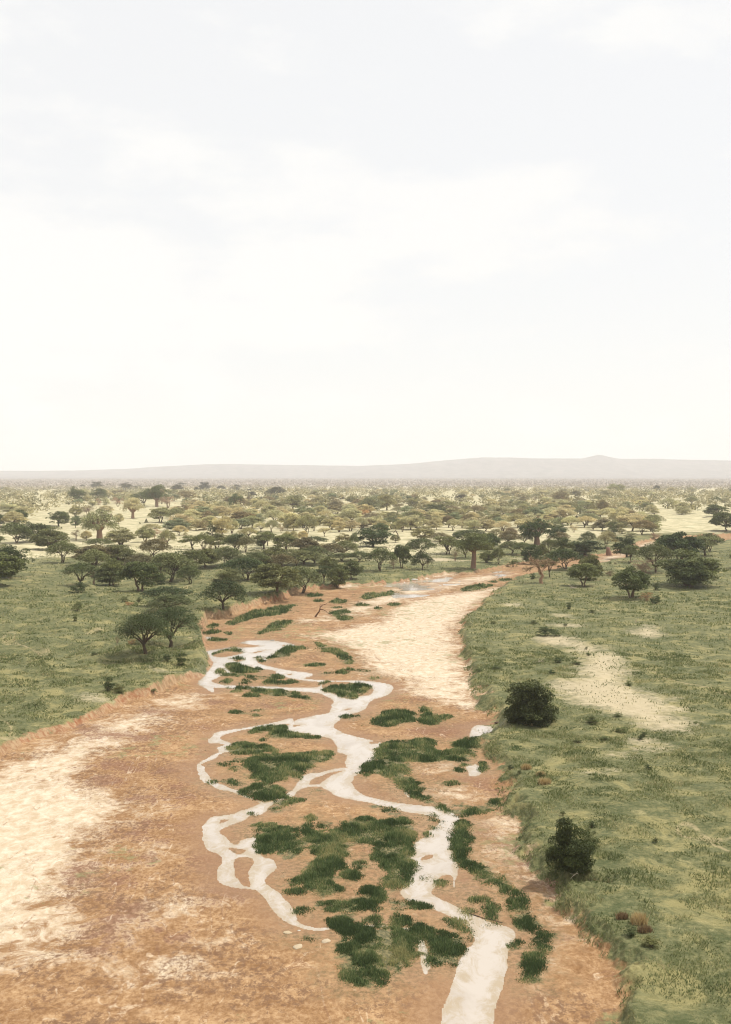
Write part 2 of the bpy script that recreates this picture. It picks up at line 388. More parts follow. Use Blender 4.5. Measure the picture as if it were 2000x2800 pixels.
REED = [
    [(632, 2058), (628, 2045), (640, 2032), (665, 2030), (690, 2033), (725, 2040), (735, 2048), (755, 2055), (757, 2060), (745, 2064), (720, 2063), (700, 2066), (680, 2064), (660, 2065)],
    [(627, 2085), (650, 2080), (690, 2072), (720, 2063), (755, 2068), (800, 2063), (850, 2062), (895, 2053), (906, 2060), (903, 2070), (888, 2082), (860, 2092), (848, 2100),
     (830, 2107), (822, 2117), (822, 2131), (808, 2130), (800, 2122), (790, 2120), (782, 2133), (770, 2137), (750, 2140), (720, 2140), (690, 2135), (672, 2128), (690, 2118),
     (685, 2108), (668, 2100), (670, 2092), (685, 2088), (660, 2086)],
    [(655, 2163), (680, 2155), (700, 2145), (745, 2143), (762, 2155), (775, 2162), (781, 2178), (765, 2184), (745, 2190), (720, 2190), (700, 2183), (680, 2175), (660, 2170)],
    [(700, 1990), (740, 1982), (765, 1980), (785, 1985), (783, 1995), (775, 1997), (790, 2005), (820, 2007), (845, 2008), (875, 2013), (880, 2018), (850, 2020), (830, 2016),
     (800, 2018), (770, 2022), (730, 2018), (720, 2030), (715, 2025), (735, 2012), (745, 2000), (715, 2005), (690, 2008), (690, 2000)],
    [(608, 2135), (635, 2132), (650, 2138), (668, 2144), (650, 2149), (630, 2147)],
    [(737, 2218), (750, 2200), (760, 2188), (790, 2183), (815, 2187), (828, 2190), (800, 2197), (775, 2205), (765, 2215), (745, 2220)],
    [(1042, 2037), (1070, 2029), (1135, 2026), (1177, 2026), (1187, 2033), (1171, 2049), (1200, 2057), (1218, 2060), (1241, 2047), (1241, 2029), (1264, 2027), (1308, 2024),
     (1308, 2034), (1298, 2052), (1295, 2075), (1277, 2084), (1213, 2080), (1177, 2090), (1140, 2086), (1104, 2083), (1120, 2099), (1109, 2112), (1125, 2130), (1156, 2148),
     (1145, 2171), (1133, 2187), (1120, 2171), (1114, 2158), (1091, 2155), (1083, 2140), (1068, 2130), (1032, 2117), (993, 2108), (990, 2101), (1006, 2084), (1029, 2078), (1029, 2055)],
    [(1145, 2184), (1166, 2179), (1187, 2194), (1202, 2199), (1228, 2212), (1264, 2218), (1290, 2215), (1319, 2210), (1339, 2197), (1363, 2187), (1376, 2194), (1368, 2210),
     (1329, 2223), (1290, 2228), (1264, 2236), (1239, 2225), (1205, 2212), (1187, 2197), (1156, 2190)],
    [(1255, 2245), (1270, 2242), (1278, 2262), (1276, 2275), (1287, 2302), (1275, 2316), (1278, 2341), (1306, 2361), (1338, 2378), (1366, 2404), (1389, 2421), (1391, 2443),
     (1372, 2449), (1372, 2432), (1343, 2418), (1315, 2409), (1309, 2395), (1292, 2390), (1284, 2375), (1258, 2364), (1244, 2350), (1244, 2316), (1241, 2293)],
    [(1406, 2441), (1428, 2449), (1437, 2463), (1431, 2486), (1442, 2511), (1468, 2526), (1474, 2540), (1451, 2548), (1428, 2540), (1411, 2520), (1408, 2492), (1394, 2477), (1400, 2458)],
    [(1457, 2548), (1485, 2548), (1509, 2562), (1496, 2582), (1485, 2600), (1470, 2680), (1430, 2680), (1450, 2596), (1465, 2574)],
    [(1394, 2590), (1400, 2577), (1423, 2573), (1430, 2580), (1410, 2588)],
    [(936, 2260), (976, 2240), (1009, 2240), (1013, 2253), (1063, 2250), (1069, 2237), (1102, 2237), (1126, 2263), (1129, 2300), (1126, 2353), (1136, 2366), (1136, 2375),
     (1126, 2380), (1122, 2406), (1109, 2426), (1063, 2429), (1036, 2426), (1063, 2403), (1066, 2390), (1056, 2373), (1036, 2360), (1019, 2353), (1026, 2333), (1019, 2313),
     (989, 2310), (949, 2313), (936, 2300), (933, 2276)],
    [(843, 2270), (856, 2286), (883, 2276), (916, 2276), (930, 2273), (936, 2300), (949, 2320), (946, 2343), (930, 2353), (936, 2373), (910, 2386), (910, 2403), (890, 2413),
     (943, 2433), (930, 2446), (890, 2453), (863, 2446), (843, 2426), (833, 2413), (793, 2426), (793, 2406), (833, 2403), (836, 2380), (853, 2360), (860, 2326), (843, 2323),
     (840, 2300), (833, 2276)],
    [(690, 2263), (706, 2250), (721, 2258), (737, 2255), (755, 2258), (773, 2263), (799, 2271), (819, 2271), (812, 2294), (850, 2299), (855, 2320), (830, 2320), (819, 2325),
     (824, 2340), (809, 2353), (788, 2346), (765, 2338), (762, 2322), (742, 2333), (721, 2333), (706, 2333), (703, 2309), (700, 2289), (708, 2276)],
    [(873, 2469), (916, 2466), (956, 2463), (989, 2449), (1006, 2429), (1029, 2433), (1049, 2446), (1039, 2469), (1023, 2483), (983, 2499), (963, 2506), (936, 2503), (930, 2496), (903, 2496), (893, 2483)],
    [(910, 2533), (916, 2516), (943, 2506), (963, 2513), (966, 2526), (979, 2528), (983, 2540), (1016, 2537), (1063, 2536), (1089, 2542), (1096, 2553), (1142, 2572), (1146, 2592),
     (1140, 2610), (1000, 2720), (920, 2660), (943, 2592), (933, 2589), (946, 2572), (940, 2543)],
    [(1126, 2533), (1149, 2526), (1172, 2539), (1202, 2549), (1249, 2559), (1269, 2572), (1262, 2592), (1250, 2640), (1188, 2640), (1172, 2596), (1159, 2569), (1128, 2554)],
    [(1073, 2516), (1096, 2504), (1126, 2519), (1126, 2531), (1096, 2529), (1073, 2528)],
    [(999, 2513), (1016, 2506), (1036, 2513), (1036, 2526), (999, 2524)],
    [(1076, 2469), (1096, 2463), (1129, 2469), (1172, 2479), (1174, 2483), (1122, 2483), (1089, 2486)],
    [(1222, 2513), (1242, 2516), (1269, 2533), (1282, 2545), (1270, 2545), (1235, 2536)],
    [(883, 1880), (940, 1877), (966, 1865), (1000, 1871), (1015, 1877), (1000, 1890), (980, 1900), (964, 1912), (944, 1909), (917, 1895), (889, 1889)],
    [(876, 1872), (890, 1863), (902, 1862), (890, 1871)],
    [(1017, 1975), (1039, 1962), (1050, 1948), (1088, 1945), (1128, 1949), (1142, 1964), (1132, 1975), (1110, 1977), (1084, 1980), (1066, 1991), (1039, 1986), (1019, 1982)],
    [(1152, 1932), (1169, 1936), (1182, 1949), (1172, 1966), (1202, 1959), (1239, 1959), (1209, 1972), (1189, 1986), (1152, 1982), (1149, 1969), (1159, 1952)],
    [(931, 1960), (949, 1956), (976, 1956), (969, 1962), (946, 1966)],
    [(860, 1755), (876, 1763), (910, 1773), (936, 1783), (959, 1800), (966, 1813), (956, 1819), (940, 1813), (923, 1796), (910, 1786), (880, 1785), (890, 1780), (863, 1760)],
    [(757, 1782), (777, 1771), (806, 1771), (843, 1773), (806, 1780), (790, 1796), (752, 1799), (732, 1802), (724, 1808), (730, 1798), (752, 1794)],
    [(699, 1795), (715, 1795), (722, 1804), (716, 1812), (706, 1808)],
    [(619, 1813), (640, 1812), (655, 1818), (682, 1824), (682, 1828), (717, 1829), (717, 1836), (690, 1842), (660, 1844), (638, 1842), (636, 1836), (622, 1829)],
    [(683, 1890), (720, 1886), (745, 1884), (790, 1889), (805, 1895), (830, 1905), (846, 1910), (845, 1915), (800, 1908), (770, 1905), (745, 1905), (715, 1898)],
    [(620, 1879), (650, 1878), (686, 1881), (685, 1886), (640, 1884)],
    [(577, 1792), (600, 1780), (640, 1774), (665, 1775), (666, 1785), (650, 1782), (620, 1781), (600, 1785)],
    [(617, 1708), (636, 1698), (656, 1688), (675, 1678), (700, 1670), (750, 1662), (783, 1657), (819, 1652), (789, 1666), (789, 1675), (750, 1686), (725, 1686), (691, 1693), (666, 1701), (650, 1706), (633, 1713)],
    [(705, 1733), (726, 1723), (741, 1705), (783, 1700), (801, 1698), (783, 1713), (768, 1726), (746, 1726), (726, 1731), (706, 1739)],
    [(560, 1718), (577, 1710), (597, 1708), (597, 1715), (572, 1720)], [(550, 1736), (572, 1728), (605, 1726), (603, 1731), (575, 1736)],
    [(563, 1750), (600, 1745), (620, 1746), (618, 1755), (583, 1756)],
    [(900, 1650), (916, 1640), (956, 1643), (936, 1652)], [(896, 1673), (943, 1671), (963, 1675), (922, 1684), (976, 1690), (943, 1700), (929, 1696), (917, 1686)],
    [(989, 1630), (1016, 1620), (1043, 1626), (1076, 1613), (1076, 1627), (1029, 1635), (996, 1643)],
    [(1260, 1612), (1293, 1602), (1333, 1599), (1356, 1602), (1293, 1617), (1260, 1618)],
]
REED += [ell(*e) for e in [(602, 1835, 20, 15), (688, 1854, 24, 8), (716, 1855, 20, 8), (755, 1852, 42, 14), (670, 1866, 26, 9), (620, 1863, 24, 13), (755, 1868, 80, 9),
    (697, 1860, 15, 6), (650, 1848, 40, 8), (620, 1846, 26, 7), (800, 1866, 30, 8), (690, 1904, 40, 8), (648, 1893, 22, 6), (651, 1802, 32, 7), (624, 1733, 20, 7),
    (922, 1662, 30, 5), (990, 1656, 50, 6), (1080, 1655, 36, 8), (1035, 1665, 22, 6), (860, 1630, 50, 8), (1380, 1587, 40, 7), (1350, 1592, 30, 5), (870, 1645, 26, 5),
    (860, 1820, 50, 8), (840, 1822, 14, 5), (935, 1843, 30, 8), (955, 1834, 20, 5), (990, 1837, 30, 5), (895, 1843, 18, 5), (1024, 1856, 20, 5), (650, 1951, 44, 7),
    (702, 1958, 24, 7), (850, 2241, 22, 14), (878, 2260, 22, 16), (842, 2263, 16, 10), (1062, 2215, 36, 12), (1030, 2203, 22, 8), (1172, 2227, 30, 7), (1195, 2243, 16, 11),
    (1185, 2262, 18, 12), (1169, 2284, 14, 9), (1262, 2205, 16, 10), (1242, 2205, 12, 8), (1083, 2225, 24, 8), (870, 2163, 16, 6), (1005, 2120, 14, 6), (990, 2112, 26, 5),
    (832, 2492, 34, 14), (838, 2568, 22, 10), (812, 2440, 40, 14), (1025, 2490, 24, 12), (1168, 2400, 22, 14), (1205, 2415, 20, 14), (1312, 2463, 44, 10), (1345, 2485, 26, 18),
    (1342, 2508, 18, 14), (1280, 2493, 22, 12), (1275, 2518, 14, 10), (1292, 2565, 22, 14), (905, 2330, 16, 12), (960, 2400, 50, 26), (985, 2370, 30, 18), (920, 2375, 30, 14),
    (1410, 2075, 24, 8), (1320, 2098, 18, 26), (1270, 2092, 22, 8), (1258, 2106, 26, 8), (1340, 2530, 24, 10), (705, 1882, 26, 5), (582, 2140, 16, 8), (672, 1950, 20, 4),
    (645, 2105, 14, 10), (612, 2092, 20, 8), (700, 1946, 22, 4), (1230, 2145, 40, 8), (690, 2225, 16, 8), (1052, 2265, 50, 12), (900, 2310, 40, 18), (950, 2545, 40, 18)]]
PALE = [
    [(1420, 1598), (1375, 1615), (1340, 1640), (1310, 1668), (1268, 1710), (1270, 1760), (1312, 1840), (1345, 1920), (1347, 1950), (1330, 1950), (1280, 1948), (1230, 1938),
     (1180, 1925), (1130, 1910), (1090, 1898), (1080, 1885), (1085, 1870), (1060, 1860), (1020, 1852), (985, 1846), (968, 1835), (970, 1815), (960, 1798), (935, 1780),
     (900, 1766), (870, 1752), (850, 1746), (800, 1745), (840, 1738), (890, 1722), (960, 1712), (1000, 1702), (1040, 1688), (1050, 1668), (1080, 1656), (1130, 1640),
     (1180, 1630), (1240, 1620), (1330, 1608), (1400, 1596)],
    [(-600, 2300), (100, 2060), (230, 1985), (330, 1960), (450, 1910), (560, 1895), (600, 1905), (560, 1930), (470, 1960), (430, 2000), (380, 2040), (300, 2060), (260, 2100),
     (290, 2150), (400, 2180), (430, 2215), (370, 2260), (310, 2290), (300, 2340), (280, 2400), (240, 2440), (270, 2500), (250, 2560), (230, 2650), (-600, 2700)],
    [(1430, 2440), (1520, 2440), (1610, 2445), (1612, 2470), (1590, 2500), (1560, 2525), (1520, 2540), (1480, 2520), (1440, 2490)],
    [(1490, 2600), (1520, 2560), (1560, 2540), (1520, 2600), (1480, 2680)],
    [(1170, 2095), (1240, 2085), (1280, 2090), (1270, 2120), (1200, 2125), (1150, 2120)], [(1190, 2150), (1250, 2140), (1310, 2150), (1330, 2180), (1290, 2205), (1210, 2200), (1170, 2180)],
    [(1290, 2390), (1380, 2370), (1440, 2380), (1480, 2420), (1440, 2450), (1380, 2440)],
    [(1290, 2240), (1420, 2230), (1470, 2320), (1560, 2400), (1610, 2440), (1600, 2500), (1520, 2580), (1500, 2560), (1440, 2480), (1400, 2420), (1330, 2370), (1290, 2320)],
    [(1275, 2240), (1350, 2235), (1370, 2260), (1300, 2275)], [(1470, 2330), (1540, 2395), (1600, 2420), (1560, 2430), (1480, 2400), (1430, 2350)],
    [(840, 1702), (950, 1652), (1050, 1612), (1180, 1590), (1300, 1575), (1400, 1560), (1402, 1580), (1250, 1608), (1100, 1648), (960, 1698)],
    [(790, 1700), (850, 1690), (890, 1692), (860, 1705), (810, 1712)], [(850, 1605), (930, 1597), (1010, 1594), (1100, 1588), (1140, 1580), (1190, 1570), (1260, 1566), (1250, 1575), (1180, 1582), (1100, 1596), (1000, 1604), (940, 1612)],
    [(1620, 1530), (1680, 1518), (1720, 1505), (1750, 1484), (1850, 1475), (1900, 1485), (1760, 1497), (1700, 1530), (1640, 1541)],
    [(420, 2310), (500, 2300), (490, 2325), (430, 2345), (350, 2350)], [(350, 2360), (450, 2345), (440, 2360), (360, 2375)], [(980, 2360), (1030, 2355), (1035, 2370), (1000, 2378)],
    [(250, 2530), (380, 2470), (540, 2440), (700, 2450), (600, 2480), (420, 2520), (330, 2580), (280, 2650), (560, 2570), (640, 2540), (620, 2600), (500, 2700), (300, 2700)],
]
BROWN = [  # damp, rusty or dark earth in the dry bed
    ell(300, 2012, 130, 22), ell(400, 2017, 110, 20), ell(340, 2098, 170, 30), ell(450, 2110, 120, 26), ell(300, 2140, 130, 26), ell(480, 2155, 60, 20), ell(500, 2182, 60, 24),
    ell(380, 2188, 90, 16), ell(450, 2255, 120, 26), ell(490, 2290, 110, 26), ell(360, 2280, 120, 18), ell(320, 2410, 90, 30), ell(215, 2395, 60, 50), ell(340, 2495, 110, 34),
    ell(450, 2565, 60, 26), ell(290, 2560, 50, 90), ell(580, 2355, 60, 60), ell(640, 2440, 120, 24), ell(230, 1995, 60, 14), ell(440, 1948, 130, 12), ell(560, 1990, 60, 18),
    ell(350, 2350, 120, 16), ell(255, 2470, 50, 20), ell(600, 2455, 70, 16),
    [(1150, 1985), (1240, 1975), (1300, 1972), (1350, 1966), (1362, 1978), (1300, 1982), (1284, 2005), (1288, 2024), (1220, 2020), (1170, 2012), (1110, 2005)],
    [(1135, 2122), (1200, 2130), (1270, 2120), (1320, 2122), (1370, 2140), (1385, 2160), (1380, 2180), (1340, 2170), (1300, 2150), (1250, 2138), (1190, 2142), (1150, 2135)],
    ell(1315, 2285, 70, 40), ell(1410, 2315, 80, 34), ell(1500, 2430, 130, 26), ell(1520, 2405, 80, 20), ell(1440, 2362, 90, 14), ell(1010, 2330, 60, 34), ell(1290, 2410, 50, 40),
    ell(1480, 2560, 60, 14), ell(1030, 2400, 40, 26), ell(960, 2440, 60, 20), ell(1100, 2445, 60, 20), ell(800, 1925, 60, 10), ell(600, 1922, 90, 9), ell(740, 1934, 60, 9),
    ell(650, 1945, 90, 8), ell(1130, 1915, 80, 8), ell(840, 1905, 60, 6), ell(630, 1757, 60, 5), ell(600, 1722, 70, 8),
]
BARE = [
    [(1465, 1750), (1475, 1744), (1555, 1744), (1600, 1762), (1660, 1778), (1690, 1795), (1722, 1825), (1718, 1855), (1735, 1880), (1800, 1905), (1850, 1915), (1880, 2010), (1800, 1998),
     (1745, 1990), (1690, 1962), (1640, 1945), (1570, 1935), (1540, 1905), (1515, 1878), (1522, 1866), (1570, 1868), (1600, 1852), (1575, 1825), (1600, 1800), (1575, 1775), (1510, 1766)],
    ell(1405, 1655, 50, 10), ell(1540, 1685, 70, 8), ell(1545, 1712, 80, 7), ell(1770, 1730, 80, 30), ell(1760, 2040, 90, 30), ell(1680, 2065, 80, 16), ell(1640, 2110, 90, 12), ell(1560, 1782, 40, 8),
    ell(250, 1905, 50, 14), ell(440, 1842, 60, 9), ell(450, 1660, 40, 8), ell(280, 1915, 40, 10), ell(640, 1535, 70, 6), ell(700, 1548, 60, 5),
    ell(1120, 1520, 110, 8), ell(1190, 1530, 120, 9), ell(1260, 1533, 70, 5), ell(1440, 1528, 60, 6),
]
DRY_SUNLIT = [[(-2600, 1560), (-200, 1560), (200, 1520), (330, 1512), (470, 1520), (560, 1535), (640, 1520), (760, 1505), (860, 1508), (1010, 1512), (1100, 1540), (1180, 1520), (1290, 1500),  # dry grass plain, outlined along the edge of the cloud shadow
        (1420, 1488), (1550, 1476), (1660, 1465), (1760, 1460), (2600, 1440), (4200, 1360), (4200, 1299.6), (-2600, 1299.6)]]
FARWET = [[(1040, 1597), (1110, 1590), (1180, 1582), (1250, 1574), (1300, 1574), (1380, 1558), (1400, 1562), (1380, 1578), (1300, 1592), (1220, 1606), (1190, 1625), (1130, 1640), (1080, 1640), (1060, 1620)]]

pL = gpoly(LEFT_BANK, 0.8, 0); pR = gpoly(RIGHT_BANK, 0.5, 0)
gW = [gpoly(p, 0.0, 1) for p in WATER]; gI = [gpoly(p, 0.0, 1) for p in ISLES]
gREED = [gpoly(p, 0.0, 1) for p in REED]
gPALE = [gpoly(p, 0.0, 1) for p in PALE]; gBROWN = [gpoly(p, 0.0, 1) for p in BROWN]
gBARE = [gpoly(p, 1.0, 1) for p in BARE]; gDRY_SUNLIT = [gpoly(p, 1.0, 0) for p in DRY_SUNLIT]; gFW = [gpoly(p, 0, 1) for p in FARWET]
WZ = -0.03


def usd(x, y, polys, reach):
    o = np.full(x.shape, -reach)
    for p in polys:
        o = np.maximum(o, poly_sd(x, y, p, reach))
    return o


def terrain(x, y):
    """height and ground-cover fields (signed distances in metres) at points"""
    x = np.asarray(x, float); y = np.asarray(y, float)
    sh = x.shape; x = x.ravel(); y = y.ravel()
    d = np.hypot(x, y)
    k = np.clip(d / 90.0, 0.6, 4.0)
    lk = np.clip(np.log2(k) + 1, 0, 3.0)
    nz = 0.0; nz2 = 0.0
    for q in range(4):      # detail that grows coarser with distance, octave by octave
        wq = np.clip(1 - np.abs(lk - q), 0, 1); kq = 0.5 * 2 ** q
        nz = nz + wq * (fbm(x / (1.6 * kq), y / (2.2 * kq), 3) - 0.5) * 2
        nz2 = nz2 + wq * (fbm(x / 0.7 / kq, y / 0.9 / kq, 11) - 0.5) * 2
    sL = poly_sd(x, y, pL, 40.0); sR = poly_sd(x, y, pR, 40.0)
    w = usd(x, y, gW, 8.0)
    for p in gI:
        w = np.minimum(w, -poly_sd(x, y, p, 8.0))
    w = w + nz * 0.28 * k + nz2 * 0.12 * k
    fw = usd(x, y, gFW, 20.0)
    st = fbm(x / 9.0 + y / 40.0, y / 5.0 - x / 30.0, 41, 4)
    w = np.where(fw > 0, np.maximum(w, np.minimum((st - 0.56) * 14.0, fw)), w)
    hL = 0.75 + 1.15 * sstep(120, 165, y) - 0.9 * sstep(220, 300, y)
    hL = hL * (0.5 + fbm(x / 5.0, y / 7.0, 19, 3))
    big = fbm(x / 4.5, y / 6.0, 15, 4) - 0.5
    eL = sstep(-0.8, 0.25, sL + nz * 0.5 * np.minimum(k, 2) + nz2 * 0.3 + big * 2.2)
    eR = sstep(-1.5, 0.7, sR + nz * 1.2 + nz2 * 0.5 + big * 4.5)
    dry_ = 1 - sstep(-1.6, 0.1, w)
    eL = eL * dry_; eR = eR * dry_
    bed = 0.03 + 0.10 * fbm(x / 7.0, y / 9.0, 5) + 0.03 * fbm(x / 0.9, y / 1.1, 6, 3)
    shore = sstep(-4.0, 0.0, w)
    zb = bed * (1 - shore) + (WZ + 0.012 * np.clip(-w, 0, 4)) * shore
    zb = np.where(w > 0, WZ - 0.01 - 0.06 * np.minimum(w, 2.0), np.maximum(zb, WZ + 0.004))
    top = 0.6 * (fbm(x / 9.0, y / 9.0, 8) - 0.4) + 0.14 * (fbm(x / 1.7, y / 1.7, 9, 3) - 0.5)
    z = zb * (1 - np.maximum(eL, eR)) + eL * (hL + top) + eR * (1.05 + 1.4 * top)
    z = z + np.clip(d - 900, 0, 9000) * 0.0
    F = dict(sL=sL + big * 2.2 + nz * 0.5 * np.minimum(k, 2), sR=sR + big * 4.5 + nz * 1.2, w=w, k=k)
    return z.reshape(sh), F


# ------------------------------------------------------------------ ground sheet
def fan():
    th = np.radians(np.concatenate([np.linspace(-180, -95, 16), np.linspace(-90, -22, 50), np.linspace(-21.5, 21.5, 880), np.linspace(22, 90, 50), np.linspace(95, 180, 16)]))
    v = np.concatenate([np.arange(3300, 2760, -12.0), np.arange(2760, 1420, -2.3), np.arange(1420, 1306, -1.6)])
    r = CAM_H / ((v - HORIZ) / FPX)
    r = np.concatenate([[0.5, 4, 9, 15, 22, 30, 36], r[r > 40], np.geomspace(r[-1] * 1.05, 13500, 14)])
    return th, np.unique(r)


th, rr = fan()
TH, RR = np.meshgrid(th, rr)
gx = (np.sin(TH) * RR).ravel(); gy = (np.cos(TH) * RR).ravel()
gz, FLD = terrain(gx, gy)
near = (RR.ravel() < 1500)
A = {}
A["s_left"] = FLD["sL"]; A["s_right"] = FLD["sR"]; A["s_water"] = np.clip(FLD["w"], -8, 8)
for nm, polys, reach in (("s_reed", gREED, 6.0), ("s_pale", gPALE, 9.0), ("s_brown", gBROWN, 5.0), ("s_bare", gBARE, 8.0)):
    q = np.full(gx.shape, -reach)
    q[near] = usd(gx[near], gy[near], polys, reach)
    A[nm] = q
A["s_dry_sunlit"] = usd(gx, gy, gDRY_SUNLIT, 60.0)
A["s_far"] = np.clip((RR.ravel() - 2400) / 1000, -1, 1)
nr, nc = TH.shape
ii = (np.arange(nr - 1)[:, None] * nc + np.arange(nc - 1)[None, :]).ravel()
gf = np.stack([ii, ii + 1, ii + nc + 1, ii + nc], 1)[:, ::-1]

g = NT("ground_cover")
pos = g.pos()
flat = g.mapping(pos, (1, 1, 1.0))
n_big = g.noise(flat, 0.035, 4, 0.55)
n_mid = g.noise(flat, 0.16, 5, 0.6, 0.4)
n_fin = g.noise(flat, 0.9, 5, 0.65)
n_tuft = g.noise(flat, 2.6, 4, 0.7)
strk = g.noise(g.mapping(pos, (0.26, 0.26, 0), (0, 0, math.radians(15))), 1.0, 12, 0.72, 1.2)
strk3 = g.noise(g.mapping(pos, (0.75, 0.6, 0), (0, 0, math.radians(40))), 1.0, 12, 0.78, 1.0)
strk2 = g.noise(g.mapping(pos, (1.1, 0.8, 0), (0, 0, math.radians(-30))), 1.0, 6, 0.7, 0.6)
grit = g.noise(g.mapping(pos, (2.2, 1.5, 0)), 1.0, 6, 0.8)
cen = lambda s, a: g.math('MULTIPLY', g.math('SUBTRACT', s, 0.5), a)
# dry river bed
fine2 = g.noise(g.mapping(pos, (3.4, 2.4, 0)), 1.0, 6, 0.78)
sand = g.mix(g.step(g.math('ADD', g.math('MULTIPLY', strk, 0.5), g.math('MULTIPLY', strk3, 0.5)), 0.41, 0.58), (0.25, 0.135, 0.056), (0.42, 0.265, 0.135))
sand = g.mix(g.step(n_fin, 0.38, 0.7, 0, 0.6), sand, (0.235, 0.128, 0.058))
pale_c = g.mix(g.step(strk2, 0.35, 0.7), (0.46, 0.36, 0.24), (0.66, 0.57, 0.445))
pv = g.math('ADD', g.math('ADD', g.attr("s_pale"), cen(strk, 22.0)), g.math('ADD', cen(strk3, 16.0), cen(fine2, 7.0)))
sand = g.mix(g.step(pv, -1.0, 4.6, 0, 0.92), sand, pale_c)
bv = g.math('ADD', g.math('ADD', g.attr("s_brown"), cen(strk, 12.0)), g.math('ADD', cen(strk3, 14.0), cen(fine2, 6.0)))
sand = g.mix(g.step(bv, -0.9, 1.3, 0, 0.9), sand, g.mix(n_fin, (0.155, 0.075, 0.042), (0.26, 0.135, 0.075)))
deep = g.step(g.attr("s_pale"), 1.0, 4.0, 1.0, 0.22)
sand = g.mix(g.math('MULTIPLY', deep, g.step(fine2, 0.46, 0.60, 0.0, 0.6)), sand, g.mix(1.0, sand, (0.55, 0.47, 0.4), 'MULTIPLY'))
sand = g.mix(g.step(fine2, 0.50, 0.32, 0.0, 0.25), sand, (0.55, 0.43, 0.29))
spk = g.step(g.math('MULTIPLY', grit, g.step(n_mid, 0.32, 0.55)), 0.47, 0.57, 0, 0.85)
flow = g.noise(g.mapping(pos, (0.16, 0.05, 0), (0, 0, math.radians(24))), 1.0, 4, 0.55, 0.5)
fl = g.step(g.math('ABSOLUTE', g.math('SUBTRACT', g.math('FRACT', g.math('MULTIPLY', flow, 9.0)), 0.5)), 0.07, 0.0, 0, 1)
sand = g.mix(g.math('MULTIPLY', fl, g.step(strk3, 0.46, 0.6, 0, 0.55)), sand, (0.6, 0.48, 0.34))
fl2 = g.step(g.math('ABSOLUTE', g.math('SUBTRACT', g.math('FRACT', g.math('MULTIPLY', flow, 5.0)), 0.5)), 0.05, 0.0, 0, 1)
sand = g.mix(g.math('MULTIPLY', fl2, g.step(strk3, 0.54, 0.42, 0, 0.6)), sand, (0.17, 0.085, 0.045))
spk = g.math('MULTIPLY', spk, deep)
sand = g.mix(spk, sand, (0.15, 0.08, 0.042))
sgreen = g.step(g.math('MULTIPLY', g.noise(flat, 0.42, 6, 0.75), g.step(n_big, 0.40, 0.58)), 0.50, 0.60, 0, 0.6)
sand = g.mix(sgreen, sand, (0.19, 0.195, 0.085))
wet = g.step(g.math('ADD', g.attr("s_water"), cen(n_mid, 4.0)), -3.2, -0.1, 0, 1)
sand = g.mix(g.math('MULTIPLY', wet, 0.7), sand, g.mix(n_fin, (0.19, 0.1, 0.046), (0.3, 0.17, 0.085)))
rfring = g.step(g.math('ADD', g.attr("s_reed"), g.math('ADD', cen(n_fin, 7.0), cen(n_mid, 5.0))), -3.0, 0.6, 0, 0.8)
sand = g.mix(rfring, sand, g.mix(g.step(g.math('ADD', g.math('MULTIPLY', n_tuft, 0.5), g.math('MULTIPLY', fine2, 0.5)), 0.42, 0.58), (0.13, 0.095, 0.042), (0.35, 0.215, 0.112)))
reed = g.step(g.math('ADD', g.attr("s_reed"), g.math('ADD', cen(n_fin, 4.5), cen(n_tuft, 1.5))), -0.25, 0.5, 0, 0.9)
sand = g.mix(reed, sand, g.mix(g.step(fine2, 0.4, 0.62), (0.045, 0.056, 0.022), (0.19, 0.165, 0.075)))
# grassed banks and plain
gv = g.noise(flat, 0.22, 8, 0.74, 0.8)
gv2 = g.noise(g.mapping(pos, (0.75, 0.75, 0), (0, 0, 1.0)), 1.0, 8, 0.78, 0.6)
gr = g.mix(g.step(n_tuft, 0.32, 0.70), (0.068, 0.079, 0.028), (0.17, 0.166, 0.074))
gr = g.mix(g.step(gv, 0.47, 0.62, 0, 0.8), gr, (0.27, 0.235, 0.098))
gr = g.mix(g.step(gv2, 0.55, 0.68, 0, 0.65), gr, (0.35, 0.305, 0.145))
gr = g.mix(g.step(gv, 0.46, 0.33, 0, 0.75), gr, (0.053, 0.07, 0.023))
gr = g.mix(g.step(gv2, 0.42, 0.33, 0, 0.8), gr, (0.045, 0.056, 0.024))
trn = g.noise(g.mapping(pos, (0.03, 0.022, 0)), 1.0, 3, 0.5, 0.4)
trl = g.step(g.math('ABSOLUTE', g.math('SUBTRACT', g.math('FRACT', g.math('MULTIPLY', trn, 4.0)), 0.5)), 0.022, 0.004, 0, 1)
gr = g.mix(g.math('MULTIPLY', trl, g.step(gv2, 0.40, 0.55, 0, 0.65)), gr, (0.36, 0.29, 0.16))
bare_c = g.mix(n_fin, (0.38, 0.31, 0.185), (0.58, 0.485, 0.335))
bare = g.step(g.math('ADD', g.math('ADD', g.attr("s_bare"), cen(n_mid, 9.0)), g.math('ADD', cen(n_fin, 6.0), cen(n_tuft, 4.0))), -1.8, 3.4, 0, 0.85)
gr = g.mix(bare, gr, bare_c)
dry_sunlit_c = g.mix(g.step(n_mid, 0.35, 0.65), (0.34, 0.305, 0.17), (0.54, 0.475, 0.30))
dry_sunlit_c = g.mix(g.step(g.noise(flat, 0.06, 5, 0.65), 0.52, 0.7, 0, 0.7), dry_sunlit_c, (0.2, 0.2, 0.11))
dry = g.step(g.math('ADD', g.attr("s_dry_sunlit"), cen(n_big, 60.0)), -14.0, 14.0)
gr = g.mix(dry, gr, dry_sunlit_c)  # straw of dry grass plus sunshine past the cloud shade, put into colour
farm = g.step(g.math('ADD', g.attr("s_far"), cen(n_big, 1.6)), -0.5, 0.5, 0, 0.9)
